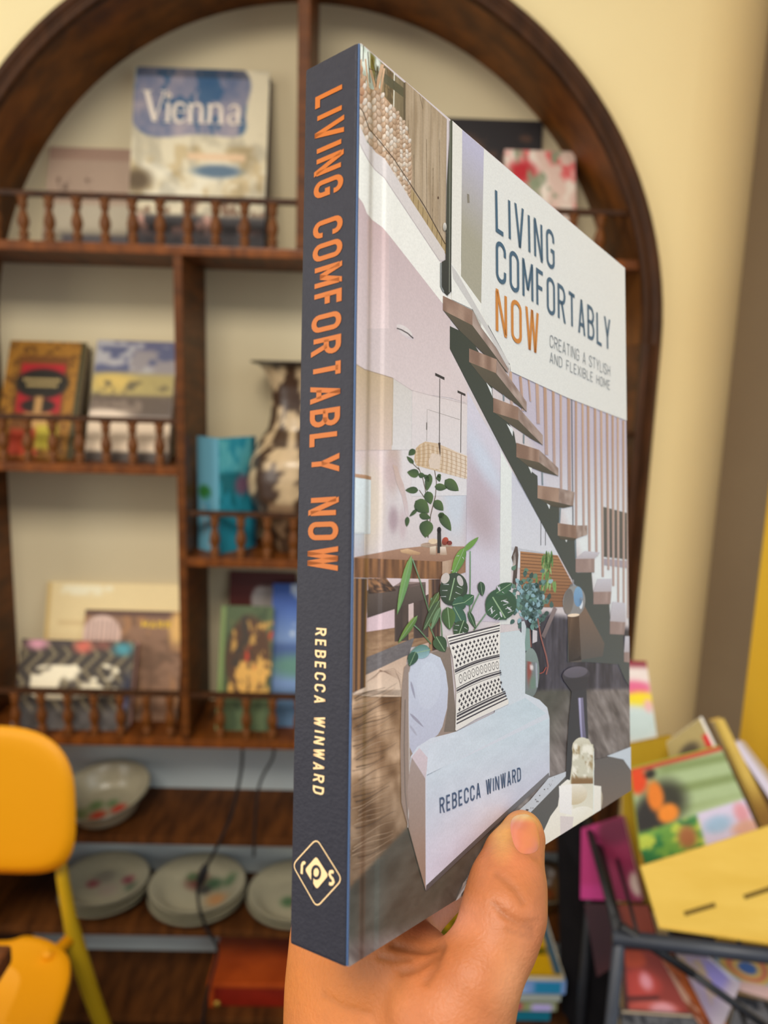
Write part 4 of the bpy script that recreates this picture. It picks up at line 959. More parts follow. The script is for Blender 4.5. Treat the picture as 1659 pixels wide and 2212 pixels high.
# ---- soft underpainting over the whole cover (fine grid)
NX, NY = 240, 300
gu = np.linspace(.0006, BW - .0001, NX + 1); gv = np.linspace(.0001, BH - .0001, NY + 1); GU, GV = np.meshgrid(gu, gv)
den = HI[2, 0] * GU + HI[2, 1] * GV + HI[2, 2]
GX = (HI[0, 0] * GU + HI[0, 1] * GV + HI[0, 2]) / den; GY = (HI[1, 0] * GU + HI[1, 1] * GV + HI[1, 2]) / den
C = np.empty(GX.shape + (3,)); C[:] = (216, 206, 208)
def blob(cx, cy, rx, ry, col, k=1.0, soft=.6):
    global C
    m = np.clip((1 + soft - np.hypot((GX - cx) / rx, (GY - cy) / ry)) / (2 * soft), 0, 1); m = (m * m * (3 - 2 * m) * k)[..., None]; C = C * (1 - m) + np.array(col, float) * m
def region(mask, col):
    global C
    mask = np.clip(mask, 0, 1)[..., None]; C = C * (1 - mask) + (np.array(col, float) if not isinstance(col, np.ndarray) else col) * mask
# far room walls
for b in ((800, 850, 50, 100, (206, 184, 160)), (830, 840, 26, 60, (196, 170, 132)), (812, 960, 40, 90, (222, 202, 200)), (900, 950, 60, 150, (226, 220, 222)), (870, 880, 20, 60, (222, 222, 220)), (850, 985, 14, 60, (190, 160, 146), .6),
          (845, 1010, 16, 30, (206, 184, 186), .7), (800, 1080, 26, 90, (226, 212, 196)), (775, 1090, 14, 70, (222, 234, 238)), (850, 1110, 10, 26, (166, 140, 150), .7), (870, 1120, 8, 30, (200, 176, 182), .6), (985, 1060, 30, 90, (206, 214, 226)),
          (1045, 980, 34, 60, (200, 204, 220)), (1042, 1110, 34, 80, (186, 170, 182)), (1048, 1000, 24, 30, (206, 214, 232)), (1040, 1230, 32, 90, (206, 196, 212)), (1155, 1080, 40, 80, (206, 208, 224)), (1140, 1120, 40, 30, (214, 200, 218)), (1170, 1170, 60, 20, (216, 222, 230))): blob(*b)
# slatted wall and light wall right of the stairs
region(np.clip((GX - 1095) / 10, 0, 1) * np.clip((GY - 780) / 10, 0, 1) * np.clip((1350 - GY) / 60, 0, 1) * np.clip((GX - (1060 + (GY - 780) * .45)) / 20, 0, 1), mix((198, 190, 206), (232, 238, 240), np.clip((GY - 950) / 200, 0, 1)))
# grey timber floor on the right
n = fbm(GU * 420, GV * 40 , 3)[..., None]; n2 = fbm(GU * 300, GV * 160, 9)[..., None]
brd = vn(GU * 150 + GV * 10, GV * 9, 31)[..., None]; fl = np.array((74, 68, 74.)) + (n * .5 + n2 * .5 - .4) * 150 + (brd - .45) * 90
seam = (np.abs(((GU * 95 + GV * 4) % 1) - .5) < .06)[..., None]; fl = np.where(seam, fl * .8, fl)
blk = np.clip((GY - 1470) / 120, 0, 1)[..., None]; fl = fl * (.62 + .38 * blk) + np.array((0, 0, 8.))
region(np.clip((GX - 1120) / 6, 0, 1) * np.clip((GY - (1310 + np.abs(GX - 1180) * .2)) / 14, 0, 1), fl)
# brown wavy timber floor on the left and grey stone beneath
wv = GV * 1400 + GU * -900 + 16 * fbm(GU * 60, GV * 50, 5) * 4; st = (np.sin(wv * .16) * .5 + .5)[..., None]; nn_ = fbm(GU * 120, GV * 160, 13)[..., None]
wd = np.array((164, 130, 98.)) + (nn_ - .5) * 100 + (st - .5) * 62
lowm = np.clip((GY - (1660 - (GX - 760) * .3)) / 180, 0, 1)[..., None]; wd = wd * (1 - lowm) + (np.array((122, 98, 74.)) + (nn_ - .5) * 80) * lowm
region(np.clip((GY - 1480) / 8, 0, 1) * np.clip((930 - GX) / 4, 0, 1), wd)
sn = fbm(GU * 90 + GV * 40, GV * 200, 23)[..., None]; stone = np.array((78, 77, 68.)) + (sn - .5) * 50
stone2 = np.array((122, 112, 108.)) + (fbm(GU * 200 - GV * 200, GV * 120, 29)[..., None] - .5) * 110
k2 = np.clip((GX - 930 + (GY - 1950) * .6) / 80, 0, 1)[..., None]; k2 = np.maximum(k2, np.clip((GY - 2010 + (GX - 760) * .2) / 40, 0, 1)[..., None])
stone = stone * (1 - k2) + stone2 * k2
region(np.clip((GY - (1905 - (GX - 755) * 1.05)) / 12, 0, 1) * np.clip((GY - 1480) / 8, 0, 1), stone)
k = NX + 1
A.V += [(u, v, A.z(0)) for u, v in zip(GU.ravel(), GV.ravel())]; A.F += [(j * k + i, (j + 1) * k + i, (j + 1) * k + i + 1, j * k + i + 1) for j in range(NY) for i in range(NX)]
A.C += linA(C.reshape(-1, 3)).tolist(); A.lay += 1
# ---- upper floor: window, timber wall, swinging basket seat
A.quad([(777, 95), (850, 160), (850, 330), (775, 300)], 24, 30, lambda S, T: paint(S, T, (196, 212, 196), [('b', 0, 0, 1, 1, (96, 92, 60), 9, 5, .5, 3), ('b', 0, 0, 1, .6, (236, 244, 232), 8, 4, .5, 9), ('r', .62, -.1, 1.1, 1.1, (150, 128, 92), .04), ('r', .3, 0, .44, .2, (126, 120, 50), .04)]))
def planks(base, dark, seed, sp=5):
    return lambda S, T: np.clip(mix(base, dark, np.clip(fbm(S * sp * 3, T * 2.5, seed) * 1.4 - .35, 0, 1)) * (1 - .10 * (np.abs((S * sp) % 1 - .5) > .46))[..., None], 0, 255)
A.quad([(829, 143), (878, 185), (878, 520), (829, 430)], 20, 40, planks((150, 134, 104), (104, 92, 68), 3, 2), 0)
A.quad([(830, 160), (877, 196), (877, 216), (830, 180)], 4, 2, (92, 88, 66)); A.line([(851.5, 160), (850, 235)], 2.2, (236, 232, 214), 0)
A.quad([(875, 178), (963, 258), (961, 540), (877, 440)], 50, 60, planks((190, 170, 144), (154, 132, 104), 8, 5))
for x0, y0, x1, y1 in ((905, 205, 912, 235), (893, 330, 894, 420), (920, 300, 921, 480), (934, 360, 933, 470), (881, 260, 884, 400), (948, 300, 949, 520)): A.line([(x0, y0), (x1, y1)], .9, (120, 98, 74), 0)
A.ell(945, 424, 2, 3, (90, 66, 52)); A.line([(873, 180), (873, 270)], 4, (96, 84, 64), 0)
A.poly([(886, 400), (962, 520), (962, 545), (886, 432)], (176, 152, 110))
for i in range(7): A.line([(893 + i * 10, 412 + i * 16), (892 + i * 10, 436 + i * 16)], 1, (130, 104, 66), 0)
bk_poly = [(774, 150), (781, 152), (795, 190), (806, 195), (818, 188), (824, 202), (843, 224), (860, 245), (874, 266), (882, 288), (887, 316), (889, 350), (889, 385), (886, 428), (868, 405), (840, 356), (826, 340), (812, 327), (802, 312), (793, 300), (783, 281), (774, 266)]
A.poly(bk_poly, (190, 152, 120), (200, 172, 146))
def inpoly(x, y, P):
    c = False; j = len(P) - 1
    for i in range(len(P)):
        if (P[i][1] > y) != (P[j][1] > y) and x < (P[j][0] - P[i][0]) * (y - P[i][1]) / (P[j][1] - P[i][1]) + P[i][0]: c = not c
        j = i
    return c
A.z(1)
rr = random.Random(5)
col = 0; x = 776.0; _st = []
while x < 890:      # columns of plaited stitches following the shell
    y = 150.0 + (col % 2) * 7; sz = 1.25 if x < 815 else 1.0 if x < 850 else .78
    while y < 432:
        sx = x + 7 * math.sin((y - 150) / 120.0) ; 
        if inpoly(sx, y, bk_poly):
            c = rr.choice([(240, 222, 202), (226, 200, 176), (214, 184, 156), (246, 234, 220)]); d = tuple(v - 44 for v in c)
            A.ell(sx, y, 3.7 * sz + .5, 7.0 * sz, tuple(v - 64 for v in c), (24 if col % 2 else -20), None, 9, 0); _st.append((sx - .5, y - .8, 3.0 * sz + .4, 6.0 * sz, c, (24 if col % 2 else -20), d))
        y += 12.5 * sz
    x += 7.6 * sz; col += 1
A.z()
for g_ in _st: A.ell(*g_, 9, 0)
for p, q, wd_ in (((780, 130), (779, 160), 5), ((790, 130), (797, 200), 3), ((800, 150), (812, 195), 5), ((826, 142), (813, 196), 7), ((830, 150), (822, 200), 4)): A.line([p, q], wd_, (214, 178, 144), 1, col2=(196, 156, 120))
for cx, cy in ((779, 152), (780, 180), (782, 198), (780, 214)): A.ell(cx, cy, 6, 10, (206, 164, 130), 0, (166, 120, 92), step=0)
for p, q in (((786, 100), (785, 135)), ((795, 115), (800, 180)), ((804, 130), (812, 160)), ((797, 150), (818, 158)), ((817, 145), (812, 190))): A.line([p, q], 1.6, (84, 74, 54), 0)
A.line([(774, 228), (786, 243), (798, 277), (820, 303), (850, 340), (886, 395), (915, 440), (960, 522)], 1.8, (74, 58, 46))
# ---- sweeping white gallery edge, ceiling below it
A.poly([(772, 300), (783, 319), (796, 343), (810, 362), (829, 378), (948, 557), (990, 620), (1060, 720), (1040, 740), (953, 646), (842, 504), (826, 485), (804, 469), (793, 455), (785, 434), (771, 418)], (240, 240, 232), (244, 242, 236))
A.poly([(774, 266), (783, 281), (793, 305), (812, 327), (831, 340), (840, 354), (886, 427), (959, 538), (959, 556), (948, 557), (829, 378), (810, 362), (796, 343), (783, 319), (773, 302)], (224, 218, 218), (216, 208, 204))
A.line([(773, 303), (784, 321), (797, 345), (811, 364), (830, 380), (949, 559)], 1.8, (190, 180, 182))

_cl = [(771, 419), (785, 434), (793, 455), (804, 469), (826, 485), (842, 504), (953, 646), (990, 706), (972, 700), (972, 745), (1010, 824), (1008, 862), (921, 842), (889, 833), (848, 806), (787, 788), (768, 774)]
A.poly([(771, 419), (785, 434), (793, 455), (804, 469), (826, 485), (842, 504), (842, 804), (787, 788), (768, 774)], (200, 178, 180), (218, 204, 204))
A.poly([(842, 504), (953, 646), (972, 676), (972, 850), (921, 842), (889, 833), (848, 806), (842, 804)], (203, 182, 184), (222, 208, 208), step=0); A.poly([(972, 745), (1010, 824), (1008, 862), (972, 850)], (220, 206, 206), step=0)
A.poly([(793, 470), (804, 470), (826, 486), (840, 504), (840, 700), (793, 700)], (206, 180, 180), (226, 208, 208), step=1)
A.poly([(768, 776), (788, 788), (848, 806), (848, 900), (846, 960), (768, 960)], (196, 172, 138), (216, 196, 186)); A.poly([(849, 806), (889, 834), (888, 960), (846, 960)], (214, 208, 202), (224, 220, 220), step=0)
A.poly([(890, 834), (1008, 862), (1008, 1060), (888, 1060)], (224, 212, 210), (224, 222, 226), step=0)
A.line([(770, 776), (788, 787), (848, 806)], 1.4, (150, 128, 110)); A.line([(848, 806), (889, 833), (921, 842), (1008, 864)], 1.2, (196, 182, 182), 0); A.line([(849, 806), (847, 950)], 1.2, (186, 164, 134), 0)
A.ell(877, 712, 20, 7, (196, 184, 190), 38, (216, 204, 208)); A.ell(873, 705, 20, 8, (226, 218, 216), 36, (220, 210, 210)); A.line([(857, 700), (866, 703), (880, 711), (892, 722)], 2.6, (84, 74, 76))
A.line([(921, 942), (922, 874), (992, 897)], 1.1, (160, 150, 146)); A.line([(921, 902), (921, 918)], 2, (70, 64, 60), 0)
for x, y0, y1 in ((949, 808, 946), (995, 843, 968)): A.line([(x, y0), (x - .8, y1)], 1.5, (62, 54, 50), 0)
A.poly([(939, 796), (959, 806), (959, 812), (939, 802)], (54, 48, 46)); A.poly([(987, 834), (1004, 842), (1004, 847), (987, 839)], (54, 48, 46), step=0)
# shelf, radiator, dresser on the left
A.poly([(767, 1010), (790, 1013), (802, 1017), (801, 1024), (786, 1021), (766, 1017)], (196, 156, 126), (176, 136, 106)); A.poly([(766, 1018), (786, 1021), (801, 1024), (800, 1140), (765, 1140)], (224, 236, 240), (222, 228, 228), step=0)
for i in range(6): A.line([(767 + i * 3.6, 1136), (767 + i * 3.6, 1188)], 1.2, (178, 182, 196), 0)
A.poly([(848, 992), (858, 995), (862, 1010), (872, 1035), (880, 1075), (884, 1110), (876, 1100), (868, 1060), (856, 1030)], (206, 180, 168), (214, 200, 206), step=1)
# column and white jamb
A.quad([(1008, 836), (1080, 968), (1079, 1335), (1006, 1330)], 14, 30, lambda S, T: paint(S, T, (214, 210, 224), [('e', .5, .30, .6, .14, (196, 182, 194), .8), ('e', .4, .50, .5, .12, (188, 172, 180), .8), ('e', .5, .2, .6, .08, (208, 216, 232), .8), ('g', .6, 1, (206, 196, 210))]))
A.poly([(1079, 962), (1104, 1008), (1104, 1340), (1079, 1340)], (232, 238, 236), (226, 228, 226), step=0)
A.poly([(1104, 1008), (1240, 1250), (1230, 1196), (1104, 1180)], (206, 208, 222), (222, 224, 230), step=0); A.poly([(1104, 1172), (1205, 1192), (1225, 1235), (1104, 1215)], (222, 226, 232), step=0)
# rattan lampshade
sh_ = [(896, 966), (898, 957), (906, 949), (918, 943), (943, 947), (966, 957), (985, 966), (1008, 975), (1008, 1025), (975, 1016), (943, 1007), (915, 999), (899, 994), (894, 982)]
A.poly(sh_, (206, 176, 138), (226, 208, 190), True); A.z()
for i in range(22):
    x = 899 + i * 5; y0 = 946 + max(0, (x - 918) * .34) + max(0, (912 - x)) * 1.2; A.line([(x, y0), (x + 1, y0 + 24), (x - 1, min(y0 + 50, 996 + (x - 899) * .27))], .9, (166, 132, 96) if i % 2 else (240, 228, 212), 0)
A.z()
for i in range(6): A.line([(898, 958 + i * 7), (925, 951 + i * 8.6), (965, 962 + i * 8.6), (1008, 978 + i * 8.6)], .8, (180, 146, 108), 0)
A.poly([(925, 985), (932, 968), (952, 972), (948, 1003), (928, 1000)], (222, 204, 188)); A.line([(948, 946), (950, 975)], 5, (70, 54, 44), 0, taper=True)
# upper plant
G1 = (58, 80, 52); G2 = (84, 110, 62)
A.z()
for pts in ([(903, 998), (912, 1020), (918, 1045), (922, 1090), (924, 1150)], [(938, 1005), (942, 1030), (940, 1060), (930, 1100), (924, 1150)], [(905, 1047), (918, 1066)], [(886, 985), (897, 996), (906, 1004)]): A.line(pts, 1.6, (92, 76, 54), 0)
A.z()
for p, q, w_ in (((896, 960), (882, 972), 14), ((893, 990), (878, 974), 9), ((905, 1013), (879, 1008), 19), ((903, 1015), (918, 1016), 12), ((928, 1012), (921, 1050), 16), ((917, 1014), (926, 1030), 10), ((903, 1047), (875, 1047), 15), ((938, 1040), (966, 1043), 16), ((960, 1026), (990, 1050), 24),
                 ((945, 1016), (949, 1030), 10), ((946, 1013), (950, 1022), 9), ((922, 1050), (930, 1078), 20), ((897, 1070), (926, 1096), 30), ((937, 1070), (957, 1092), 20), ((950, 1096), (956, 1110), 14), ((901, 1088), (884, 1104), 8), ((880, 1104), (878, 1126), 10), ((905, 1100), (930, 1108), 15), ((950, 1098), (974, 1136), 20), ((922, 1112), (918, 1150), 30)):
    A.leaf(p, q, w_, G1, G2 if w_ > 15 else (72, 96, 56), 0)
# dining table, things on it, bench, legs
A.poly([(765, 1190), (864, 1173), (915, 1168), (1003, 1170), (1005, 1190), (955, 1204), (765, 1195)], (176, 138, 114), (156, 118, 96), step=2)
A.quad([(764, 1191), (955, 1202), (955, 1240), (763, 1234)], 60, 3, lambda S, T: mix((160, 112, 72), (92, 62, 42), np.clip(vn(S * 34, T * .4, 4) * 1.6 - .3, 0, 1)))
A.quad([(955, 1202), (1005, 1192), (1005, 1226), (955, 1240)], 10, 3, lambda S, T: mix((206, 180, 158), (150, 110, 80), np.clip(S * .8 + vn(S * 9, T, 7) * .3, 0, 1)), 0)
A.ell(942, 1166, 34, 7, (226, 210, 192), 0, (150, 126, 106)); A.ell(942, 1164, 32, 4, (196, 170, 150), 0, (190, 160, 140), step=0)
A.ell(935, 1158, 10, 6, (230, 206, 176)); A.ell(961, 1158, 7, 9, (196, 84, 60), 20, (120, 50, 40), step=0); A.ell(970, 1162, 6, 5, (130, 52, 44), step=0)
A.poly([(944, 1160), (944, 1140), (948, 1128), (952, 1140), (953, 1183), (944, 1184)], (44, 42, 40)); A.ell(948, 1134, 4.5, 7, (40, 38, 38), step=0)
A.poly([(928, 1170), (941, 1168), (941, 1188), (928, 1186)], (236, 220, 200), (170, 140, 116)); A.poly([(950, 1170), (962, 1170), (965, 1188), (950, 1188)], (236, 220, 206), (180, 150, 126), step=0)
A.poly([(864, 1176), (880, 1173), (908, 1182), (905, 1187), (885, 1186), (866, 1181)], (226, 190, 150), (180, 140, 104), step=0)
A.poly([(793, 1235), (955, 1240), (946, 1400), (793, 1352)], (222, 204, 208), (206, 176, 160), step=0)
A.poly([(791, 1310), (852, 1306), (852, 1347), (790, 1352)], (222, 196, 204))
A.quad([(791, 1352), (952, 1330), (946, 1372), (790, 1412)], 30, 14, lambda S, T: mix((176, 142, 110), (120, 88, 62), np.clip(fbm(S * 5, T * 9 + S * 4, 8) * 1.6 - .3, 0, 1)))
A.quad([(790, 1408), (895, 1366), (880, 1412), (789, 1448)], 24, 12, lambda S, T: mix((130, 124, 124), (96, 90, 92), fbm(S * 18, T * 14, 3)))
A.poly([(789, 1446), (870, 1408), (880, 1404), (868, 1492), (820, 1489), (759, 1489), (775, 1476), (789, 1470)], (206, 176, 154), (230, 206, 184))
for i in range(7): A.line([(790 + i * 4, 1462 - i * 2), (820, 1440 - i * 1), (850 + i * 2, 1432 + i * 4), (866, 1446 + i * 6)], .8, (176, 142, 120), 0)
A.poly([(760, 1487), (800, 1480), (868, 1478), (867, 1494), (800, 1493)], (236, 216, 196), (214, 188, 164), step=0)
for q_ in ([(852, 1302), (882, 1290), (882, 1372), (852, 1374)], [(893, 1286), (925, 1272), (925, 1365), (893, 1368)]):
    A.quad(q_, 8, 4, lambda S, T: mix((66, 54, 50), (98, 80, 70), vn(S * 6, T, 3)), 1)
A.poly([(793, 1262), (850, 1254), (919, 1246), (919, 1282), (793, 1322)], (104, 90, 82), (72, 60, 54)); A.poly([(850, 1254), (866, 1244), (919, 1246), (918, 1250), (862, 1262)], (150, 128, 122), step=0)
A.quad([(794, 1236), (834, 1236), (856, 1264), (795, 1270)], 16, 8, lambda S, T: mix((176, 126, 84), (50, 38, 34), np.clip(fbm(S * 9, T * 7, 5) * 2 - .6 + T * .3, 0, 1)))
A.quad([(763, 1235), (793, 1237), (789, 1472), (761, 1484)], 26, 4, lambda S, T: mix((176, 126, 76), (66, 48, 40), np.clip(vn(S * 11, T * .3, 14) * 1.7 - .35 + (S > .6) * .4, 0, 1)))
A.quad([(925, 1240), (951, 1240), (950, 1398), (926, 1396)], 16, 3, lambda S, T: mix((196, 150, 106), (70, 50, 42), np.clip(vn(S * 7, T * .3, 24) * 1.7 - .3, 0, 1)))
# ---- cabinet, hanging plants, eucalyptus in a glass bottle on the right
A.poly([(1123, 1182), (1204, 1192), (1240, 1262), (1232, 1304), (1180, 1304), (1122, 1300)], (176, 126, 84), (140, 94, 62))
A.z()
for i in range(15): A.line([(1124, 1187 + i * 7.2), (1204 + min(30, i * 4), 1195 + i * 7)], 1.5, (112, 74, 48) if i % 3 else (96, 60, 38), 0)
A.poly([(1104, 1195), (1112, 1171), (1117, 1172), (1119, 1190), (1114, 1262), (1106, 1258), (1109, 1215)], (92, 76, 70), (70, 60, 56)); A.poly([(1108, 1190), (1113, 1182), (1113, 1210), (1106, 1218)], (206, 196, 190), step=0)
for x in (1167, 1177): A.line([(x, 1118), (x, 1170)], 1.2, (70, 70, 76), 0)
A.z()
rr = random.Random(11)
for i in range(34):
    x, y = rr.gauss(1182, 8), rr.uniform(1192, 1260); A.leaf((x, y - 12), (x + rr.uniform(-7, 7), y + 16), 4.5, rr.choice([(122, 164, 92), (92, 138, 76), (150, 184, 120)]), None, 0)
A.ell(1146, 1290, 26, 40, (70, 98, 90), 0, (60, 84, 78), 24, 0); A.z()
for i in range(130):
    x, y = rr.gauss(1146, 20), rr.gauss(1288, 27); a = rr.uniform(0, 6.3); c = rr.choice([(86, 124, 118), (62, 98, 92), (128, 164, 172), (48, 78, 72), (150, 186, 196), (96, 132, 112)])
    A.leaf((x, y), (x + 11 * math.cos(a), y + 15 * math.sin(a)), 9, c, None, 0)
A.z()
for i in range(40):
    x, y = rr.gauss(1142, 17), rr.gauss(1292, 24); a = rr.uniform(0, 6.3); A.leaf((x, y), (x + 10 * math.cos(a), y + 13 * math.sin(a)), 8, rr.choice([(140, 178, 190), (70, 104, 98), (104, 146, 140)]), None, 0)
A.poly([(1126, 1334), (1132, 1333), (1136, 1345), (1134, 1390), (1126, 1390)], (200, 210, 216)); A.poly([(1150, 1352), (1160, 1355), (1160, 1378), (1150, 1382)], (206, 200, 206), step=0)
A.poly([(1196, 1302), (1203, 1308), (1176, 1372), (1169, 1366)], (140, 124, 124), (110, 96, 98))
A.line([(1161, 1328), (1168, 1368), (1180, 1410), (1184, 1432), (1180, 1450)], 3, (150, 92, 84), 0); A.line([(1180, 1434), (1174, 1445), (1166, 1448)], 2, (170, 80, 66), 0); A.line([(1143, 1352), (1146, 1390)], 4, (150, 70, 56), 0)
A.quad([(1136, 1350), (1144, 1350), (1146, 1398), (1132, 1398)], 4, 4, (126, 156, 150)); 
A.ell(1146, 1446, 19, 54, (134, 152, 148), 0, (112, 124, 122), 28); A.z(); A.quad([(1136, 1420), (1160, 1424), (1162, 1478), (1136, 1486)], 10, 12, lambda S, T: paint(S, T, (120, 128, 132), [('e', .3, .3, .2, .5, (150, 76, 66), .6), ('e', .5, .2, .15, .1, (236, 226, 226), .5), ('e', .6, .8, .3, .3, (110, 136, 122), .6), ('r', .88, 0, 1.1, 1, (168, 176, 190), .1)]), 0)
# ---- slats, wall art behind, stringer and treads
A.poly([(1300, 1088), (1356, 1103), (1358, 1203), (1301, 1196)], (86, 88, 86), (72, 74, 74), step=2)
A.poly([(1302, 1200), (1360, 1206), (1360, 1222), (1302, 1214)], (166, 158, 170)); A.z()
slats = [(1100, 795, 1103, 875, 5), (1121, 806, 1127, 880, 5), (1139, 813, 1143, 860, 3), (1157, 821, 1160, 908, 6), (1174, 828, 1178, 975, 6), (1192, 836, 1195, 1000, 5), (1208, 843, 1210, 1050, 4), (1225, 850, 1228, 1060, 6), (1241, 858, 1243, 1130, 4), (1255, 862, 1259, 1130, 4), (1267, 868, 1272, 1185, 4.6), (1282, 874, 1287, 1195, 4.4),
         (1295, 880, 1301, 1240, 4), (1308, 886, 1313, 1225, 4), (1320, 892, 1324, 1260, 4), (1331, 897, 1335, 1300, 3.6), (1343, 903, 1347, 1330, 3.6), (1352, 906, 1356, 1330, 3)]
for i, (x0, y0, x1, y1, w_) in enumerate(slats):
    A.line([(x0, y0), ((x0 + x1) / 2, (y0 + y1) / 2), (x1, y1)], w_, (186, 148, 124) if i % 3 else (200, 164, 140), 0, col2=(184, 158, 152)); 
A.z()
for i, (x0, y0, x1, y1, w_) in enumerate(slats): A.line([(x0 + w_ * .6, y0), (x1 + w_ * .6, y1)], 1.0, (206, 186, 180), 0)
A.line([(1232, 853), (1236, 1100), (1237, 1248)], 2.2, (112, 116, 128))
DK = (62, 70, 58)
A.poly([(970, 697), (1010, 716), (1060, 800), (1062, 850), (1108, 925), (1112, 948), (1146, 1010), (1159, 1020), (1160, 1050), (1206, 1083), (1206, 1130), (1243, 1160), (1245, 1230), (1277, 1230), (1282, 1290), (1316, 1299), (1320, 1362), (1346, 1366), (1349, 1424), (1361, 1427), (1361, 1480), (1350, 1462), (1336, 1430), (1266, 1424), (1226, 1424), (1226, 1318), (1262, 1300), (1236, 1246), (1159, 1104), (1082, 961), (970, 745)], (52, 60, 50), (72, 80, 80), step=2)
A.poly([(1226, 1318), (1262, 1302), (1306, 1384), (1302, 1412), (1228, 1424)], (128, 102, 84), (84, 80, 78)); A.poly([(1226, 1322), (1250, 1322), (1256, 1424), (1228, 1424)], (150, 118, 92), (92, 84, 80), step=0)
for tri in ([(1048, 818), (1060, 832), (1061, 848)], [(1092, 907), (1106, 918), (1105, 934)], [(1135, 990), (1147, 1000), (1146, 1015)], [(1176, 1072), (1187, 1080), (1185, 1092)], [(1216, 1152), (1225, 1155), (1222, 1164)]): A.poly(tri, (226, 230, 232), step=1)
for a_, b_ in (((1085, 843), (1086, 858)), ((1129, 930), (1129, 950)), ((1169, 1012), (1170, 1040)), ((1209, 1085), (1207, 1122)), ((1241, 1158), (1243, 1200))): A.line([a_, b_], 3, (120, 136, 146), 0)
def tread(end, side, under, seed):
    A.poly(under, (92, 84, 68), (66, 62, 52))
    A.quad(end, 12, 4, lambda S, T: mix((172, 142, 124), (134, 104, 88), np.clip(vn(S * 5, T * .5, seed) * 1.5 - .2, 0, 1)))
    A.quad(side, 20, 3, lambda S, T: mix((180, 160, 150), (140, 118, 108), np.clip(vn(S * 6, T * 3, seed + 3) * 1.4 - .2, 0, 1)), 0)
tread([(955, 632), (1018, 664), (1018, 696), (955, 663)], [(1018, 664), (1095, 779), (1095, 799), (1018, 696)], [(955, 662), (1018, 695), (1094, 798), (1062, 776), (990, 706)], 3)
tread([(1011, 745), (1070, 769), (1070, 799), (1011, 774)], [(1070, 769), (1135, 861), (1135, 882), (1069, 799)], [(1011, 773), (1068, 797), (1135, 882), (1108, 862), (1045, 816)], 5)
tread([(1063, 851), (1117, 872), (1117, 900), (1063, 882)], [(1117, 872), (1170, 933), (1170, 954), (1117, 900)], [(1063, 881), (1117, 899), (1170, 954), (1145, 940), (1095, 905)], 7)
tread([(1113, 948), (1162, 964), (1162, 991), (1113, 979)], [(1162, 964), (1204, 1004), (1204, 1021), (1162, 991)], [(1113, 978), (1162, 990), (1204, 1021), (1170, 1012), (1140, 1000)], 9)
tread([(1159, 1040), (1205, 1047), (1205, 1078), (1159, 1068)], [(1205, 1047), (1239, 1056), (1236, 1086), (1205, 1078)], [(1159, 1067), (1236, 1086), (1215, 1090), (1190, 1086)], 11)
tread([(1203, 1122), (1243, 1128), (1244, 1156), (1203, 1149)], [(1243, 1128), (1267, 1128), (1267, 1148), (1244, 1156)], [(1203, 1148), (1244, 1156), (1240, 1160), (1210, 1158)], 13)
for fr, tp_ in (([(1242, 1200), (1283, 1200), (1283, 1230), (1242, 1229)], [(1242, 1200), (1262, 1183), (1295, 1187), (1283, 1200)]), ([(1281, 1272), (1320, 1272), (1318, 1299), (1281, 1299)], [(1281, 1272), (1290, 1244), (1320, 1244), (1320, 1272)]),
                ([(1317, 1336), (1351, 1339), (1348, 1366), (1317, 1364)], [(1317, 1336), (1322, 1294), (1350, 1297), (1351, 1339)]), ([(1348, 1404), (1363, 1404), (1362, 1427), (1348, 1425)], [(1348, 1404), (1350, 1369), (1362, 1369), (1363, 1404)])):
    A.poly(tp_, (206, 204, 214), (190, 182, 188)); A.quad(fr, 8, 3, lambda S, T: mix((176, 152, 146), (146, 122, 116), vn(S * 6, T, 2)), 0)
# bright dome lamp
A.quad([(1232, 1254), (1242, 1256), (1262, 1290), (1214, 1290)], 12, 10, lambda S, T: paint(S, T, (130, 128, 128), [('e', .75, .6, .35, .6, (140, 180, 214), .5), ('e', .3, .6, .3, .6, (110, 106, 104), .6)]))
A.ell(1239, 1292, 24.5, 34, (150, 150, 150), 4, (140, 138, 138), 28); A.ell(1227, 1292, 11, 28, (106, 104, 104), 4, (130, 120, 112), step=1); A.ell(1248, 1282, 10, 22, (126, 170, 206), 0, (110, 150, 190)); A.ell(1254, 1296, 4, 13, (236, 242, 250), 0, (220, 230, 240), step=0)

A.ell(1238, 1322, 13, 3.5, (250, 226, 200), -4); A.line([(1237, 1245), (1237, 1258)], 2.4, (150, 150, 160), 0)
# ---- title panel
A.poly([(970, 260), (974, 262), (973, 622), (964, 632), (952, 620), (952, 560), (960, 556), (962, 400)], (74, 80, 66), (44, 48, 44)); A.poly([(974, 262), (995, 281), (993, 560), (1036, 640), (1052, 700), (972, 570)], (232, 230, 222), (236, 234, 226), step=0)
A.line([(969, 262), (968, 625)], 2, (120, 124, 112)); A.line([(950, 562), (950, 612), (956, 624)], 3, (130, 138, 140), 0); A.ell(958, 486, 4, 9, (226, 222, 214), 0, (150, 146, 136)); A.line([(962, 500), (962, 530)], 1.6, (30, 34, 30), 0)
A.quad([(995, 281), (1041, 322), (1037, 655), (993, 600)], 10, 24, lambda S, T: mix((190, 188, 212), (168, 164, 146), np.clip((T + S * .0) * 1.7 - .1, 0, 1)))
A.poly([(1005, 416), (1010, 418), (1011, 436), (1006, 436)], (134, 128, 116))
A.poly([(972, 562), (1040, 655), (1036, 700), (1098, 782), (1098, 800), (1095, 780), (1018, 662), (973, 640)], (238, 238, 232)); A.poly([(972, 566), (984, 582), (1096, 776), (1095, 790), (1056, 722), (976, 596)], (206, 204, 202), step=1)
PANEL = (230, 231, 227)
A.poly([(1041, 322), (1190, 449), (1344, 577), (1353, 905), (1220, 852), (1100, 795), (1098, 780), (1036, 668)], PANEL)
M_ = {}
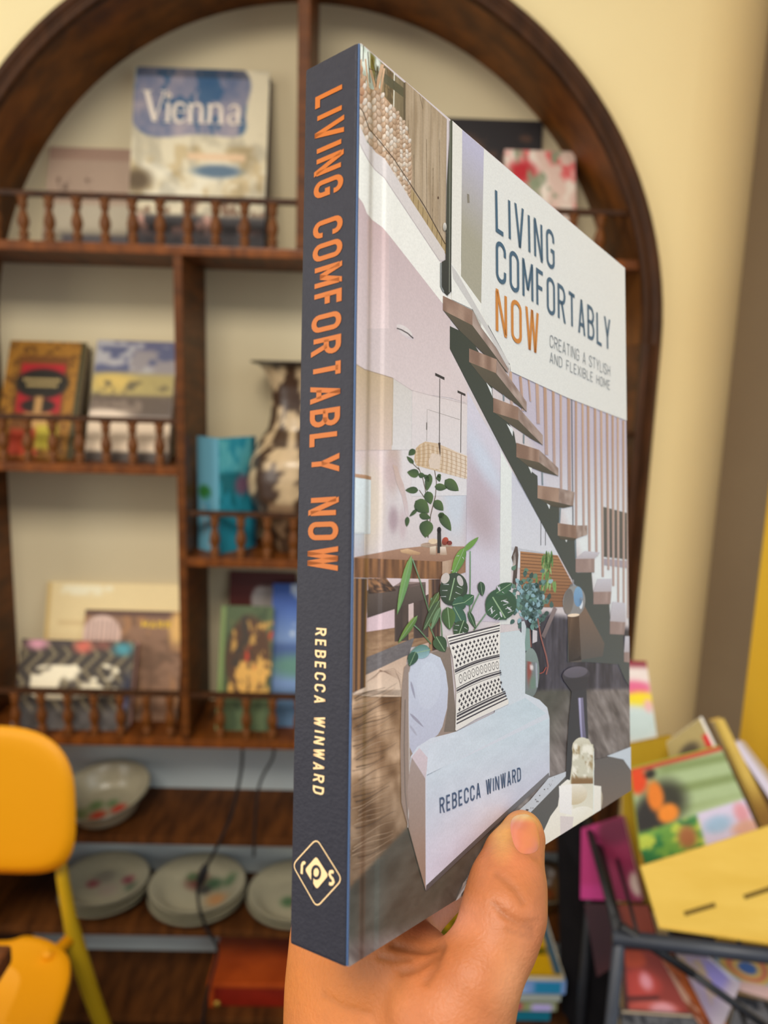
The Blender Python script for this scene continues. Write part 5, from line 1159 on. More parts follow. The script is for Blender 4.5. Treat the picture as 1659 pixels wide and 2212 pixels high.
def put_text(name, txt, m, p0, p1, ptop, w=.42, hw=.07, gap=.2, axis='cover', z=None):
    """p0/p1: baseline start and end pixels, ptop: a pixel at capital height above the start"""
    mp = C2
    a, b, t = mp(*p0), mp(*p1), mp(*ptop); V, F, tw = text_mesh(txt, hw, gap, w)
    ux, uy = (b[0] - a[0]) / tw, (b[1] - a[1]) / tw; vx, vy = t[0] - a[0], t[1] - a[1]
    vx -= ux * 0; zz = A.z() if z is None else z
    return obj(name, [(a[0] + x * ux + y * vx, a[1] + x * uy + y * vy, zz - .00002) for x, y in V], F, m, held)
# ---- sofa with cushions
A.poly([(867, 1470), (872, 1430), (890, 1412), (905, 1402), (968, 1386), (985, 1560), (990, 1600), (918, 1675), (919, 1918), (900, 1850), (884, 1790), (866, 1725), (864, 1600)], (158, 140, 130), (150, 130, 118), step=3)
A.line([(882, 1440), (882, 1520), (883, 1620), (884, 1700), (880, 1780)], 1.6, (206, 200, 198)); A.line([(874, 1500), (872, 1600), (874, 1700), (882, 1780)], 2.2, (120, 106, 98), 0)

A.poly([(882, 1446), (887, 1420), (905, 1404), (930, 1400), (950, 1410), (962, 1440), (967, 1478), (965, 1520), (955, 1560), (945, 1578), (915, 1600), (890, 1618), (884, 1604), (882, 1540)], (206, 214, 230), (190, 192, 212))
A.ell(925, 1470, 26, 52, (209, 217, 233), 4, (202, 207, 224), 24, 1); A.leaf((886, 1460), (896, 1500), 5, (160, 160, 180), None, 1); A.leaf((884, 1530), (915, 1562), 6, (160, 158, 176), None, 0); A.leaf((884, 1556), (900, 1580), 5, (176, 176, 194), None, 0)
A.poly([(930, 1400), (971, 1388), (986, 1558), (984, 1572), (958, 1572), (966, 1520), (968, 1478), (962, 1440), (950, 1410)], (140, 124, 112), (120, 108, 98))
A.poly([(1079, 1358), (1120, 1353), (1132, 1366), (1134, 1400), (1134, 1492), (1060, 1560), (1076, 1500)], (206, 218, 224), (212, 220, 230))

A.poly([(884, 1660), (886, 1625), (900, 1604), (930, 1585), (968, 1576), (1020, 1562), (1078, 1540), (1134, 1491), (1165, 1505), (1182, 1522), (1187, 1545), (1188, 1672), (1060, 1786), (919, 1918), (917, 1680), (900, 1640)], (214, 222, 232), (206, 206, 224))
A.poly([(884, 1655), (888, 1626), (918, 1672), (919, 1918), (900, 1850), (884, 1780), (879, 1690)], (170, 152, 146), (146, 122, 106)); A.poly([(888, 1626), (905, 1606), (925, 1630), (918, 1674)], (214, 198, 206), (206, 192, 198), step=0)
A.quad([(921, 1665), (1186, 1545), (1187, 1668), (921, 1910)], 40, 30, lambda S, T: mix((204, 220, 230), (206, 204, 222), np.clip(T * .8 + (1 - S) * .3, 0, 1)) + (fbm(S * 14, T * 12, 6)[..., None] - .5) * 16)
A.quad([(925, 1600), (1134, 1500), (1180, 1535), (920, 1668)], 30, 12, lambda S, T: mix((212, 220, 232), (200, 216, 226), S) + (fbm(S * 10, T * 5, 16)[..., None] - .5) * 14, 0)
# edge below the sofa: dark line, patterned rug, floor
A.poly([(919, 1921), (1060, 1789), (1188, 1675), (1186, 1664), (1060, 1778), (920, 1908)], (120, 118, 122), (80, 80, 82), step=1)
A.poly([(984, 1945), (1035, 1856), (1060, 1800), (1145, 1725), (1186, 1676), (1228, 1661), (1226, 1670), (1146, 1752), (1000, 1905), (996, 1938)], (206, 212, 222), (186, 182, 180), step=1)
A.poly([(984, 1945), (1036, 1857), (1041, 1860), (990, 1940)], (214, 222, 230)); A.poly([(1062, 1800), (1036, 1858), (1000, 1930), (1100, 1830), (1080, 1800)], (178, 172, 168), step=0)
rr = random.Random(4); A.z()
for i in range(70):
    t = rr.random(); x = 1010 + 190 * t; y = 1900 - 225 * t + rr.uniform(-8, 22) * (1 - t * .7); A.ell(x, y, rr.uniform(1, 5 * (1.2 - t)), rr.uniform(1, 6 * (1.1 - t)), rr.choice([(90, 80, 86), (60, 52, 54), (150, 146, 152), (110, 96, 92)]), rr.uniform(0, 180), None, 7, 0)
A.poly([(1040, 1862), (1062, 1850), (1050, 1880), (1034, 1890)], (66, 52, 48)); 
# dark floor wedge, stool, candle group and table at the lower right
A.poly([(1228, 1661), (1235, 1680), (1180, 1790), (1160, 1840), (1080, 1886), (1146, 1752), (1226, 1670)], (92, 90, 86), (84, 84, 82))
A.poly([(1236, 1470), (1266, 1470), (1272, 1600), (1282, 1690), (1222, 1690), (1228, 1560)], (46, 46, 54), (50, 52, 54)); A.ell(1244, 1452, 30, 19, (72, 66, 80), -6, (44, 42, 50), 24); A.ell(1243, 1446, 26, 12, (104, 98, 112), -6, (88, 84, 96), 24, 1)
A.poly([(1216, 1462), (1273, 1456), (1266, 1482), (1236, 1490)], (44, 42, 50), step=0); A.line([(1254, 1502), (1258, 1560), (1262, 1600)], 11, (126, 120, 150), 1, col2=(100, 96, 124)); A.line([(1252, 1502), (1255, 1560), (1258, 1600)], 4, (186, 182, 216), 1, col2=(150, 146, 186))
A.poly([(1284, 1638), (1318, 1631), (1350, 1640), (1366, 1664), (1366, 1706), (1340, 1722), (1303, 1756), (1272, 1720)], (96, 92, 90), (122, 104, 90)); A.poly([(1312, 1630), (1365, 1610), (1366, 1662), (1348, 1638)], (206, 216, 226))
A.ell(1288, 1732, 15, 34, (196, 184, 160), 8, (150, 132, 110)); A.ell(1288, 1732, 11, 28, (150, 130, 108), 8)
A.poly([(1166, 1838), (1172, 1800), (1190, 1760), (1206, 1738), (1212, 1692), (1226, 1680), (1262, 1690), (1300, 1696), (1300, 1752), (1230, 1802)], (250, 246, 236), (240, 232, 216))
A.poly([(1231, 1690), (1236, 1648), (1242, 1600), (1256, 1589), (1272, 1592), (1284, 1614), (1284, 1760), (1250, 1790), (1238, 1740)], (214, 210, 190), (240, 234, 214))
A.ell(1257, 1612, 21, 24, (226, 222, 202), 0, (196, 186, 156)); A.ell(1270, 1650, 15, 34, (236, 232, 214), 0, (206, 196, 166), step=1)
A.ell(1240, 1712, 30, 24, (246, 240, 226), 0, (214, 196, 160)); A.ell(1252, 1772, 40, 30, (250, 246, 234), -30, (238, 230, 206), step=1)
A.quad([(1238, 1600), (1282, 1604), (1284, 1690), (1234, 1690)], 16, 24, lambda S, T: paint(S, T, (216, 212, 190), [('b', 0, 0, 1, 1, (168, 144, 100), 4, 5, .5, 7), ('b', 0, 0, 1, 1, (250, 246, 230), 5, 6, .5, 17), ('r', 0, .85, 1, 1.1, (140, 104, 60), .1)]))
A.poly([(1208, 1694), (1236, 1690), (1236, 1758), (1210, 1752)], (255, 252, 248), (246, 242, 240)); A.poly([(1211, 1760), (1240, 1762), (1238, 1796), (1212, 1808)], (226, 214, 212), step=0); A.line([(1283, 1620), (1284, 1768)], 1.6, (240, 246, 240), 0)
# ---- monstera beside the sofa
A.z()
for pts in ([(889, 1195), (905, 1240), (925, 1310)], [(1014, 1180), (1014, 1240), (1013, 1330)], [(1037, 1265), (1020, 1300), (1012, 1320)], [(1050, 1314), (1022, 1352)], [(946, 1296), (952, 1340), (954, 1370)], [(890, 1336), (905, 1350), (930, 1380)], [(930, 1280), (926, 1340), (950, 1396)]): A.line(pts, 2.4, (128, 164, 132), 0, col2=(86, 120, 80))
def mleaf(p, q, w_, c, c2, slits=0, rib=(150, 180, 140), bend=0):
    A.leaf(p, q, w_, c, c2, 1, rib, bend)
    P = Vector(p); Q = Vector(q); d = (Q - P); L = d.length; d.normalize(); n_ = Vector((-d.y, d.x))
    for k in range(slits):
        t = .3 + .5 * k / max(1, slits - 1)
        for s_ in (1, -1): a = P + d * L * t + n_ * s_ * w_ * .18; b = P + d * L * (t + .05) + n_ * s_ * w_ * .42; A.line([tuple(a), tuple(b)], 1.7, (196, 200, 202), 0, taper=True)
mleaf((887, 1188), (856, 1316), 17, (128, 170, 96), (104, 150, 92)); mleaf((1002, 1172), (974, 1236), 22, (120, 164, 74), (92, 140, 66), 2); A.leaf((1000, 1180), (1032, 1150), 12, (110, 156, 72), None, 0)
mleaf((900, 1318), (858, 1378), 14, (120, 152, 70), (84, 120, 62)); mleaf((946, 1268), (924, 1310), 14, (74, 92, 54), (96, 120, 60)); mleaf((948, 1285), (912, 1352), 18, (64, 84, 58), (84, 106, 66))
A.ell(978, 1262, 30, 36, (58, 74, 58), 10, (46, 66, 48), 26); mleaf((980, 1238), (968, 1290), 50, (54, 70, 54), (60, 84, 56), 3); A.ell(960, 1238, 9, 12, (206, 196, 190), 20); A.ell(992, 1244, 6, 12, (196, 190, 190), -20, step=0)
mleaf((1006, 1290), (974, 1296), 30, (62, 104, 82), (52, 88, 66)); mleaf((1000, 1292), (1022, 1276), 26, (66, 112, 84), (50, 92, 60)); mleaf((978, 1300), (1004, 1348), 30, (66, 108, 92), (58, 96, 76)); mleaf((965, 1300), (970, 1350), 30, (62, 92, 56), (86, 118, 62)); mleaf((1010, 1310), (1026, 1348), 12, (60, 96, 66), (50, 80, 52))
mleaf((950, 1300), (928, 1352), 12, (118, 150, 112), (80, 110, 74)); mleaf((1000, 1330), (985, 1372), 34, (56, 84, 54), (48, 74, 48), 3); mleaf((940, 1364), (960, 1398), 30, (66, 96, 60), (54, 80, 52)); mleaf((928, 1392), (882, 1402), 30, (88, 130, 120), (150, 186, 196)); mleaf((896, 1396), (882, 1428), 22, (60, 96, 76), (50, 84, 64))
A.ell(1080, 1296, 34, 34, (50, 88, 64), 0, (46, 82, 56), 28); mleaf((1062, 1280), (1092, 1330), 58, (54, 94, 64), (50, 86, 58), 4); mleaf((1070, 1272), (1104, 1250), 24, (60, 104, 72), (48, 88, 60), 1); mleaf((1036, 1246), (1040, 1278), 16, (44, 70, 54), (56, 88, 62))
for cx, cy, a_ in ((1075, 1262, 60), (1090, 1290, 20), (1060, 1310, 80), (1080, 1318, 70), (1098, 1306, 40)): A.ell(cx, cy, 7, 2, (206, 208, 214), a_, None, 8, 0)
# ---- patterned cushion
A.poly([(963, 1363), (985, 1359), (1038, 1353), (1079, 1336), (1077, 1440), (1081, 1482), (1097, 1505), (1097, 1513), (1026, 1545), (984, 1570), (982, 1568), (984, 1480), (976, 1410)], (240, 236, 230), (230, 226, 220), step=2)
q4 = [np.array(C2(*p)) for p in ((965, 1364), (1078, 1338), (1097, 1510), (984, 1566))]
def cu(s, t):
    b = .05 * math.sin(math.pi * s) * (1 - 2 * abs(t - .5)) ; t = t - b * .5
    p = (q4[0] * (1 - s) + q4[1] * s) * (1 - t) + (q4[3] * (1 - s) + q4[2] * s) * t
    p = p + (q4[1] - q4[0]) * (-.085 * math.sin(math.pi * t)) * s + (q4[1] - q4[0]) * (.07 * math.sin(math.pi * t)) * (1 - s)
    return tuple(p)
def cline(t0, t1, w_, col, s0=.0, s1=1.0):
    n_ = 14; U_ = []; zz = A.z(0)
    for i in range(n_ + 1): s_ = s0 + (s1 - s0) * i / n_; U_.append(cu(s_, t0 + (t1 - t0) * i / n_ - w_ / 2))
    for i in range(n_ + 1): s_ = s0 + (s1 - s0) * i / n_; U_.append(cu(s_, t0 + (t1 - t0) * i / n_ + w_ / 2))
    A.push(U_, [(i, i + 1, n_ + 2 + i, n_ + 1 + i) for i in range(n_)], col, zz)
A.z()
INK = (62, 58, 66)
for t_, w_ in ((.02, .018), (.055, .010), (.085, .020), (.375, .012), (.395, .022), (.42, .006), (.575, .010), (.60, .022), (.625, .006), (.845, .012), (.87, .022), (.905, .020), (.945, .016)): cline(t_, t_, w_, INK)
A.z()
for row, t_ in enumerate((.14, .19, .24, .29, .335, .675, .72, .765, .81)):
    for i in range(12):
        s_ = .05 + (i + .5 * (row % 2)) * .082
        if s_ > .97: continue
        for ds, dt in ((.010, .020), (.024, .007)):
            A.push([cu(s_ - ds, t_ - dt), cu(s_ + ds, t_ - dt), cu(s_ + ds, t_ + dt), cu(s_ - ds, t_ + dt)], [(0, 1, 2, 3)], INK, A.z(0))
for i in range(10):
    s_ = .10 + i * .092; o1 = [cu(s_ + .038 * math.cos(a) * (1 if abs(math.sin(a)) < .9 else .5), .497 + .052 * math.sin(a)) for a in [k * math.pi / 4 for k in range(8)]]
    A.push(o1, [tuple(range(8))], INK, A.z(0))
A.z()
for i in range(10):
    s_ = .10 + i * .092; A.push([cu(s_ + .029 * math.cos(a), .497 + .042 * math.sin(a)) for a in [k * math.pi / 4 for k in range(8)]], [tuple(range(8))], (236, 232, 226), A.z(0))
A.z()
for i in range(10): s_ = .10 + i * .092; A.push([cu(s_ - .006, .490), cu(s_ + .006, .490), cu(s_ + .006, .504), cu(s_ - .006, .504)], [(0, 1, 2, 3)], INK, A.z(0))
# timber floor grain on the left
rr = random.Random(9); A.z()
for i in range(46):
    y = 1500 + i * 8.4 + rr.uniform(-2, 2); x0 = rr.uniform(757, 775); L_ = rr.uniform(60, 110); pts = []
    for k in range(8):
        t = k / 7; x = x0 + L_ * t
        if x > 862: break
        pts.append((x, y - (x - 757) * .42 + 3.5 * math.sin(x * .07 + i * .8)))
    if len(pts) > 2 and pts[0][1] < 1880 - (x0 - 757): A.line(pts, rr.uniform(.8, 2.4), rr.choice([(84, 64, 48), (104, 80, 60), (70, 54, 42), (176, 150, 124)]), 0, taper=True)
A.build('cover_print', M_art, held)
# ---- lettering of the cover
M_tblue = mat('blue_ink', (58, 96, 122), .4, .4, bump=.02); M_torg = mat('orange_ink', (206, 132, 56), .4, .4, bump=.02); M_tgrey = mat('grey_ink', (124, 136, 146), .4, .4, bump=.02)
# lines of the title share one left margin and run parallel to the head of the cover
def row(name, txt, m, pl, pr, pt, w=.42, hw=.07, gap=.2, **kw): return put_text(name, txt, m, pl, pr, pt, w, hw, gap, **kw)
o1 = row('title_lettering', 'LIVING', M_tblue, (1066, 497), (1193, 583), (1064, 404), w=.36, hw=.050, gap=.20)
o2 = row('title_lettering', 'COMFORTABLY', M_tblue, (1067, 601), (1314, 757), (1066, 512), w=.36, hw=.050, gap=.16)
o3 = row('title_lettering', 'NOW', M_torg, (1067, 712), (1160, 760), (1066, 617), w=.36, hw=.050, gap=.17)
o4 = row('subtitle_lettering', 'CREATING A STYLISH', M_tgrey, (1183, 744), (1313, 809), (1183, 717), w=.56, hw=.04, gap=.19)
o5 = row('subtitle_lettering', 'AND FLEXIBLE HOME', M_tgrey, (1183, 777), (1313, 838), (1183, 754), w=.56, hw=.04, gap=.22)
M_tblue2 = mat('dark_blue_ink', (66, 88, 120), .4, .4, bump=.02)
row('author_lettering', 'REBECCA WINWARD', M_tblue2, (949, 1752), (1125, 1681), (948, 1716), w=.46, hw=.065, gap=.22)
# ---- lettering and emblem on the spine
def spine_obj(name, V, F, m): return obj(name, [(-.00015, v, w_) for w_, v in V], F, m, held)
def spine_text(name, txt, m, v0, v1, wb, wt, w=.42, hw=.075, gap=.22):
    V, F, tw = text_mesh(txt, hw, gap, w); k = (v1 - v0) / tw
    return spine_obj(name, [(wb + (wt - wb) * y, v0 + x * k) for x, y in V], F, m)
M_sorg = mat('orange_foil', (186, 100, 24), .4, .4, bump=.02); M_scream = mat('cream_foil', (250, 214, 160), .4, .4, bump=.02)
v0 = S2(745, 181)[1]; v1 = S2(733, 1224)[1]; wb = (S2(681, 212)[0] + S2(666, 1256)[0]) / 2; wt = (S2(745, 181)[0] + S2(734, 1224)[0]) / 2
spine_text('spine_title', 'LIVING COMFORTABLY NOW', M_sorg, v0, v1, wb, wt, w=.44, hw=.085, gap=.21)
v0 = S2(705, 1349)[1]; v1 = S2(702, 1713)[1]
spine_text('spine_author', 'REBECCA WINWARD', M_scream, v0, v1, (S2(682, 1350)[0] + S2(676, 1713)[0]) / 2, S2(704, 1500)[0], w=.5, hw=.085, gap=.34)
def sp(px, py): return S2(px, py)
def z6(x, y): return sp(620 + x / 6.7, 1780 + y / 6.7)
def rdia(pts, r, n=6):
    out = []
    for i in range(4):
        p, a, b = Vector(pts[i]), Vector(pts[i - 1]), Vector(pts[(i + 1) % 4]); s_ = p + (a - p).normalized() * r; e_ = p + (b - p).normalized() * r
        for k in range(n + 1): t = k / n; out.append(s_ * (1 - t) ** 2 + p * 2 * t * (1 - t) + e_ * t * t)
    return out
def sline(pts, hw, name='emblem_line'):
    P = [z6(*p) for p in pts]; V, F = stroke_poly(P, hw); return [(a.x, a.y) for a in V], F
em = MB()
def addS(VF, off=0.0, mbx=em):
    V, F = VF; mbx.add([(-.00015 - off, v, w_) for w_, v in V], F)
o_ = rdia([(430, 180), (70, 575), (430, 1190), (810, 770)], 95); addS(sline([tuple(p) for p in o_] + [tuple(o_[0])], .00017))
i_ = rdia([(425, 440), (255, 640), (432, 925), (605, 715)], 45)
P_ = [z6(*p) for p in i_]; addS(([tuple(p) for p in P_], [tuple(t) for t in tessellate_polygon([[Vector((a * 1000, b * 1000, 0)) for a, b in P_]])]))
addS(sline([(207, 705), (212, 580), (228, 545), (248, 538), (262, 552)], .00042)); addS(sline([(683, 672), (660, 655), (632, 665), (622, 700), (640, 735), (668, 765), (680, 805), (662, 836), (636, 842), (614, 832)], .00042))
em.build('emblem', M_scream, held)
ed = MB(); addS(sline([(425 + 58 * math.cos(a), 675 + 88 * math.sin(a)) for a in [k * math.pi / 8 for k in range(17)]], .00040), .00006, ed); addS(sline([(372, 640), (367, 760), (364, 930)], .00040), .00006, ed)
ed.build('emblem_letter', M_spine, held)
# ================================================================ the hand
from mathutils.bvhtree import BVHTree
def hp(px, py, w_):            # point on a sight line at distance w_ behind the front cover plane, in book coordinates
    d = BR.T @ np.array([(px - FW / 2) / FPX, (py - FH / 2) / FPX, 1.0]); o = -(BR.T @ BT); return o + d * ((w_ - o[2]) / d[2])
def cone(P, a, b, r1, r2):
    a, b = np.array(a), np.array(b); ab = b - a; t = np.clip(((P - a) @ ab) / (ab @ ab), 0, 1); return np.linalg.norm(P - a - t[:, None] * ab, axis=1) - (r1 + (r2 - r1) * t)
def smin(a, b, k): h = np.clip(.5 + .5 * (b - a) / k, 0, 1); return b * (1 - h) + a * h - k * h * (1 - h)
thumb = [(1129, 1792, -.0062, .0064), (1126, 1812, -.0075, .0074), (1109, 1852, -.0092, .0094), (1097, 1912, -.0125, .0116), (1088, 1972, -.0150, .0124), (1070, 2036, -.0150, .0116), (1022, 2118, -.012, .0132), (972, 2200, -.006, .0185), (920, 2330, .006, .025), (880, 2480, .014, .027)]
palm = [(800, 1760, .0445, .0165), (782, 1900, .0455, .0195), (766, 2030, .046, .0218), (762, 2140, .042, .0222), (772, 2240, .036, .0232), (790, 2360, .030, .026), (820, 2520, .024, .028)]
web = [(830, 2075, .024, .015), (895, 2105, .010, .0135), (955, 2132, -.002, .0100), (1025, 2140, -.010, .0120)]
mid = [(850, 2140, .022, .020), (890, 2240, .014, .024), (870, 2400, .016, .028)]
index = [(806, 2052, .036, .0125), (888, 1982, .0325, .0106), (977, 1900, .0312, .0095), (1060, 1822, .0308, .0090), (1138, 1766, .0298, .0080)]
middle = [(775, 1960, .036, .0125), (880, 1860, .0325, .0100), (990, 1760, .0315, .0096), (1085, 1690, .031, .0092), (1170, 1640, .0300, .0080)]
ring = [(780, 1840, .036, .012), (880, 1760, .0322, .0096), (990, 1665, .0312, .0090), (1070, 1605, .0305, .0086), (1140, 1560, .0295, .0076)]
little = [(800, 1730, .035, .011), (880, 1660, .0315, .0086), (960, 1585, .030, .0080), (1020, 1540, .0295, .0074), (1070, 1505, .029, .0066)]
chains = [thumb, palm, web, mid, index, middle, ring, little]
pts3 = [[(hp(x, y, w_), r) for x, y, w_, r in c] for c in chains]
allp = np.array([p for c in pts3 for p, r in c]); lo = allp.min(0) - .034; hi = allp.max(0) + .034
hi[1] = min(hi[1], BH + .085)
hs = .00105
nx_, ny_, nz_ = [int((hi[i] - lo[i]) / hs) + 1 for i in range(3)]
gx, gy, gz = [lo[i] + hs * np.arange(n) for i, n in enumerate((nx_, ny_, nz_))]
P = np.stack(np.meshgrid(gx, gy, gz, indexing='ij'), -1).reshape(-1, 3)
def chain_d(P, ch, k):
    d = None
    for (a, r1), (b, r2) in zip(ch[:-1], ch[1:]):
        e_ = cone(P, a, b, r1, r2); d = e_ if d is None else smin(d, e_, k)
    return d
def hand_sdf(P):
    dT = chain_d(P, pts3[0], .004); dP = chain_d(P, pts3[1], .006); dW = chain_d(P, pts3[2], .005); dM = chain_d(P, pts3[3], .008)
    body = smin(smin(dP, dM, .018), dW, .008); body = smin(body, dT, .004)
    for f in pts3[4:]: body = smin(body, chain_d(P, f, .003), .0045)
    # the flesh flattens against the boards
    q = np.abs(P - np.array([BW / 2 , BH / 2, BD / 2])) - np.array([BW / 2 + .0001, BH / 2 + .0001, BD / 2 + .0002]); box = np.linalg.norm(np.maximum(q, 0), axis=1) + np.minimum(q.max(1), 0)
    return np.maximum(body, -(box - .0002))
D = np.full(len(P), 1.0); 
coarse = np.ones(len(P), bool)
for i0 in range(0, len(P), 400000): D[i0:i0 + 400000] = hand_sdf(P[i0:i0 + 400000])
D = D.reshape(nx_, ny_, nz_)
def surface_nets(D, lo, h):
    s = D < 0; nx, ny, nz = D.shape
    cnt = sum(s[a:nx - 1 + a, b:ny - 1 + b, c:nz - 1 + c].astype(int) for a in (0, 1) for b in (0, 1) for c in (0, 1))
    act = (cnt > 0) & (cnt < 8); idx = -np.ones(act.shape, int); ii = np.argwhere(act); idx[act] = np.arange(len(ii))
    acc = np.zeros((len(ii), 3)); num = np.zeros(len(ii))
    cor = [(a, b, c) for a in (0, 1) for b in (0, 1) for c in (0, 1)]
    for p in cor:
        for ax in range(3):
            if p[ax] == 0:
                q = list(p); q[ax] = 1; d0 = D[ii[:, 0] + p[0], ii[:, 1] + p[1], ii[:, 2] + p[2]]; d1 = D[ii[:, 0] + q[0], ii[:, 1] + q[1], ii[:, 2] + q[2]]
                m = (d0 < 0) != (d1 < 0); t = np.where(m, d0 / np.where(m, d0 - d1, 1), 0); v = np.tile(np.array(p, float), (len(ii), 1)); v[:, ax] += t; acc[m] += v[m]; num[m] += 1
    V = (ii + acc / num[:, None]) * h + lo; F = []
    for ax in range(3):
        sl0 = [slice(None)] * 3; sl1 = [slice(None)] * 3; sl0[ax] = slice(0, -1); sl1[ax] = slice(1, None)
        e_ = s[tuple(sl0)] != s[tuple(sl1)]; E_ = np.argwhere(e_); b, c = [(1, 2), (2, 0), (0, 1)][ax]
        E_ = E_[(E_[:, b] > 0) & (E_[:, c] > 0) & (E_[:, b] < D.shape[b] - 1) & (E_[:, c] < D.shape[c] - 1)]
        def at_(db, dc): q = E_.copy(); q[:, b] += db; q[:, c] += dc; return idx[q[:, 0], q[:, 1], q[:, 2]]
        f = np.stack([at_(-1, -1), at_(0, -1), at_(0, 0), at_(-1, 0)], 1); ins = s[E_[:, 0], E_[:, 1], E_[:, 2]]; f[~ins] = f[~ins][:, ::-1]; F.append(f)
    return V, np.concatenate(F)
HV, HF = surface_nets(D, lo, hs)
HF = HF[(HF >= 0).all(1)]
# a pass of smoothing, then folds of the skin
def smooth_pass(V, F, it=3, lam=.5):
    n = len(V)
    for _ in range(it):
        S_ = np.zeros((n, 3)); c = np.zeros(n)
        for a, b in ((0, 1), (1, 2), (2, 3), (3, 0)):
            np.add.at(S_, F[:, a], V[F[:, b]]); np.add.at(c, F[:, a], 1); np.add.at(S_, F[:, b], V[F[:, a]]); np.add.at(c, F[:, b], 1)
        V = V * (1 - lam) + S_ / c[:, None] * lam
    return V
HV = smooth_pass(HV, HF, 4)
e0 = HV[HF[:, 2]] - HV[HF[:, 0]]; e1 = HV[HF[:, 3]] - HV[HF[:, 1]]; fn_ = np.cross(e0, e1); NV = np.zeros_like(HV)
for a in range(4): np.add.at(NV, HF[:, a], fn_)
NV /= np.linalg.norm(NV, axis=1)[:, None] + 1e-12
# pixel under which each point is seen, used to place creases and skin tints
cc = (BR @ HV.T).T + BT; HX = cc[:, 0] / cc[:, 2] * FPX + FW / 2; HY = cc[:, 1] / cc[:, 2] * FPX + FH / 2
front = ((BR @ NV.T).T * cc).sum(1) < 0
def seg_d(x, y, pts):
    d = np.full(len(x), 1e9)
    for (x0, y0), (x1, y1) in zip(pts[:-1], pts[1:]):
        L2 = (x1 - x0) ** 2 + (y1 - y0) ** 2; t = np.clip(((x - x0) * (x1 - x0) + (y - y0) * (y1 - y0)) / L2, 0, 1); d = np.minimum(d, np.hypot(x - x0 - t * (x1 - x0), y - y0 - t * (y1 - y0)))
    return d
creases = [([(1072, 1888), (1096, 1905), (1116, 1925), (1130, 1950)], .0005, 7), ([(1066, 1952), (1090, 1978), (1120, 1998), (1150, 2006)], .0006, 8), ([(1088, 1972), (1118, 1990), (1160, 1990)], .0004, 6), ([(1098, 2010), (1130, 2020), (1152, 2022)], .0004, 7), ([(950, 2040), (920, 2052), (885, 2050), (850, 2042)], .0010, 9), ([(955, 2046), (930, 2072), (900, 2092), (868, 2100)], .0007, 9),
           ([(948, 2060), (940, 2090), (920, 2120)], .0006, 10), ([(884, 2070), (850, 2074), (820, 2068)], .0005, 7), ([(1104, 1800), (1104, 1816), (1124, 1834), (1160, 1856)], .0003, 6), ([(700, 2150), (740, 2175), (800, 2190)], .0003, 8)]
cr_k = np.zeros(len(HV))
for pts_, dep, wd_ in creases:
    g = np.exp(-(seg_d(HX, HY, pts_) / wd_) ** 2) * front; HV = HV - NV * (dep * g)[:, None]; cr_k = np.maximum(cr_k, g * dep / .001)
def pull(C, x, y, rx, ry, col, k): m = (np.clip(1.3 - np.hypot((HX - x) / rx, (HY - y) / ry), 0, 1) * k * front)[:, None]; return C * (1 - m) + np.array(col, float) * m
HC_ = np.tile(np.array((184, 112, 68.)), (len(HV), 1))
HC_ = pull(HC_, 690, 2130, 160, 160, (196, 116, 48), .8); HC_ = pull(HC_, 1130, 1840, 60, 60, (194, 116, 78), .7); HC_ = pull(HC_, 1085, 1800, 30, 60, (206, 154, 86), .8); HC_ = pull(HC_, 1140, 1770, 40, 26, (204, 154, 88), .8); HC_ = pull(HC_, 960, 1980, 90, 50, (214, 142, 112), .9)  # skin tints; the first paints warm light onto the left palm
HC_ = pull(HC_, 1110, 2130, 50, 110, (204, 140, 94), .7); HC_ = pull(HC_, 930, 2080, 80, 60, (172, 98, 54), .6)  # painted highlight along the thumb base edge, painted shade in the web fold
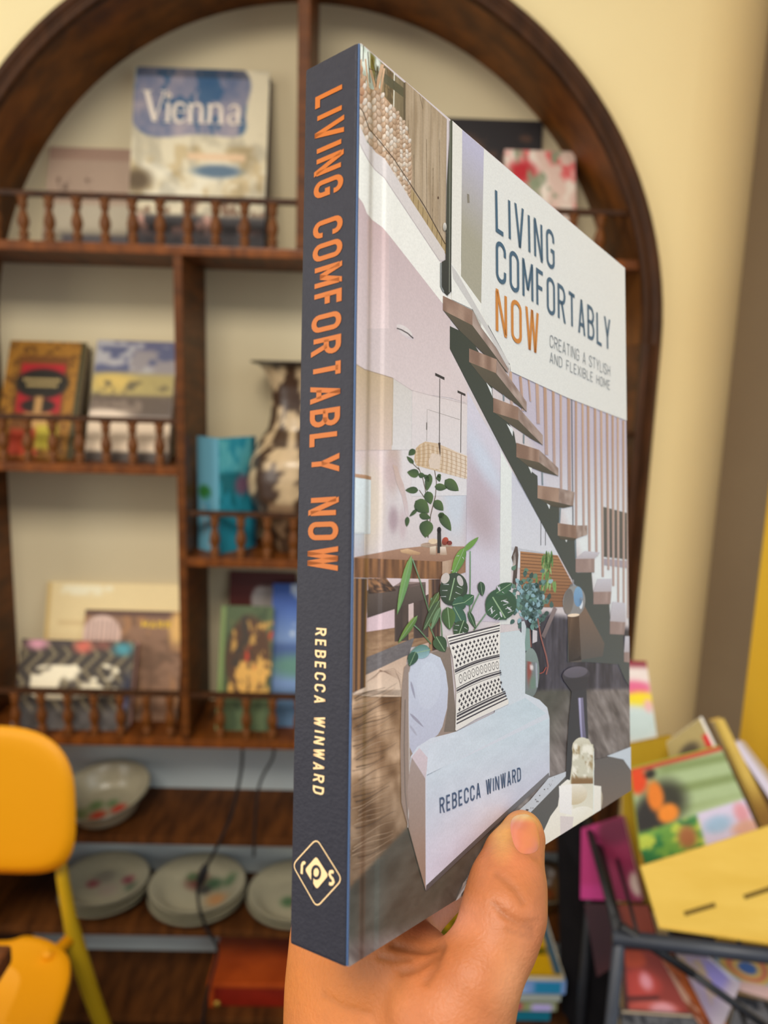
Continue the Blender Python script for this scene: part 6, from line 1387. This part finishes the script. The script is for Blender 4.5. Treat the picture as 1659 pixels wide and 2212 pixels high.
mott = fbm(HV[:, 0] * 160, HV[:, 1] * 160 + HV[:, 2] * 90, 3)[:, None]; HC_ = HC_ * (.955 + .09 * mott); HC_ = HC_ * (1 - .16 * np.clip(cr_k, 0, 1)[:, None]) + np.array((150, 70, 40.)) * .0  # random mottling, then shade in the creases painted as darker skin
M_skin = vmat('skin', .48, .35, fine=.03, fscale=500, sss=.12, bump=.35, bscale=900)
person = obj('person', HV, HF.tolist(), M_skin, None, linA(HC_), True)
person.matrix_world = heldM
tag(person, 'bare left hand entering from below, thumb on the cover and fingers behind the held book', 'person')
# thumbnail laid on the thumb
bvh = BVHTree.FromPolygons([Vector(v) for v in HV], [tuple(f) for f in HF.tolist()])
o_eye = Vector(-(BR.T @ BT))
def on_hand(px, py):
    d = Vector(BR.T @ np.array([(px - FW / 2) / FPX, (py - FH / 2) / FPX, 1.0])).normalized(); h = bvh.ray_cast(o_eye, d); return h[0], h[1]
V = []; F = []; Cn = []; rgs, kk = 10, 36
for r in range(rgs + 1):
    q = r / rgs
    for k in range(kk):
        a = 2 * math.pi * k / kk; n = 2.7; x = 29 * q * math.copysign(abs(math.cos(a)) ** (2 / n), math.cos(a)); y = 43 * q * math.copysign(abs(math.sin(a)) ** (2 / n), math.sin(a)); th = math.radians(-9)
        X_, Y_ = 1134 + x * math.cos(th) - y * math.sin(th) + y * .06, 1802 + x * math.sin(th) + y * math.cos(th)
        h, nr = on_hand(X_, Y_)
        if h is None: h, nr = on_hand(1134 + (X_ - 1134) * .9, 1802 + (Y_ - 1802) * .92)
        if nr.dot(h - o_eye) > 0: nr = -nr
        V.append(h + nr * (.00045 * (1 - q ** 8) + .00005)); t = (Y_ - 1758) / 90
        c = (236, 208, 140) if t < .16 else (232, 160, 128) if t < .75 else (232, 168, 140); tt = min(1, max(0, (t - .10) / .16)); c = tuple(np.array((214, 172, 106)) * (1 - tt) + np.array((206, 122, 90)) * tt); Cn.append(lin(c))
for r in range(rgs):
    for k in range(kk): F.append((r * kk + k, r * kk + (k + 1) % kk, (r + 1) * kk + (k + 1) % kk, (r + 1) * kk + k))
M_nail = vmat('nail', .25, .5, coat=.3, sss=.1)
nl = obj('thumbnail', V, F, M_nail, person, np.array(Cn), True); nl['label'] = 'pink thumbnail with pale free edge'
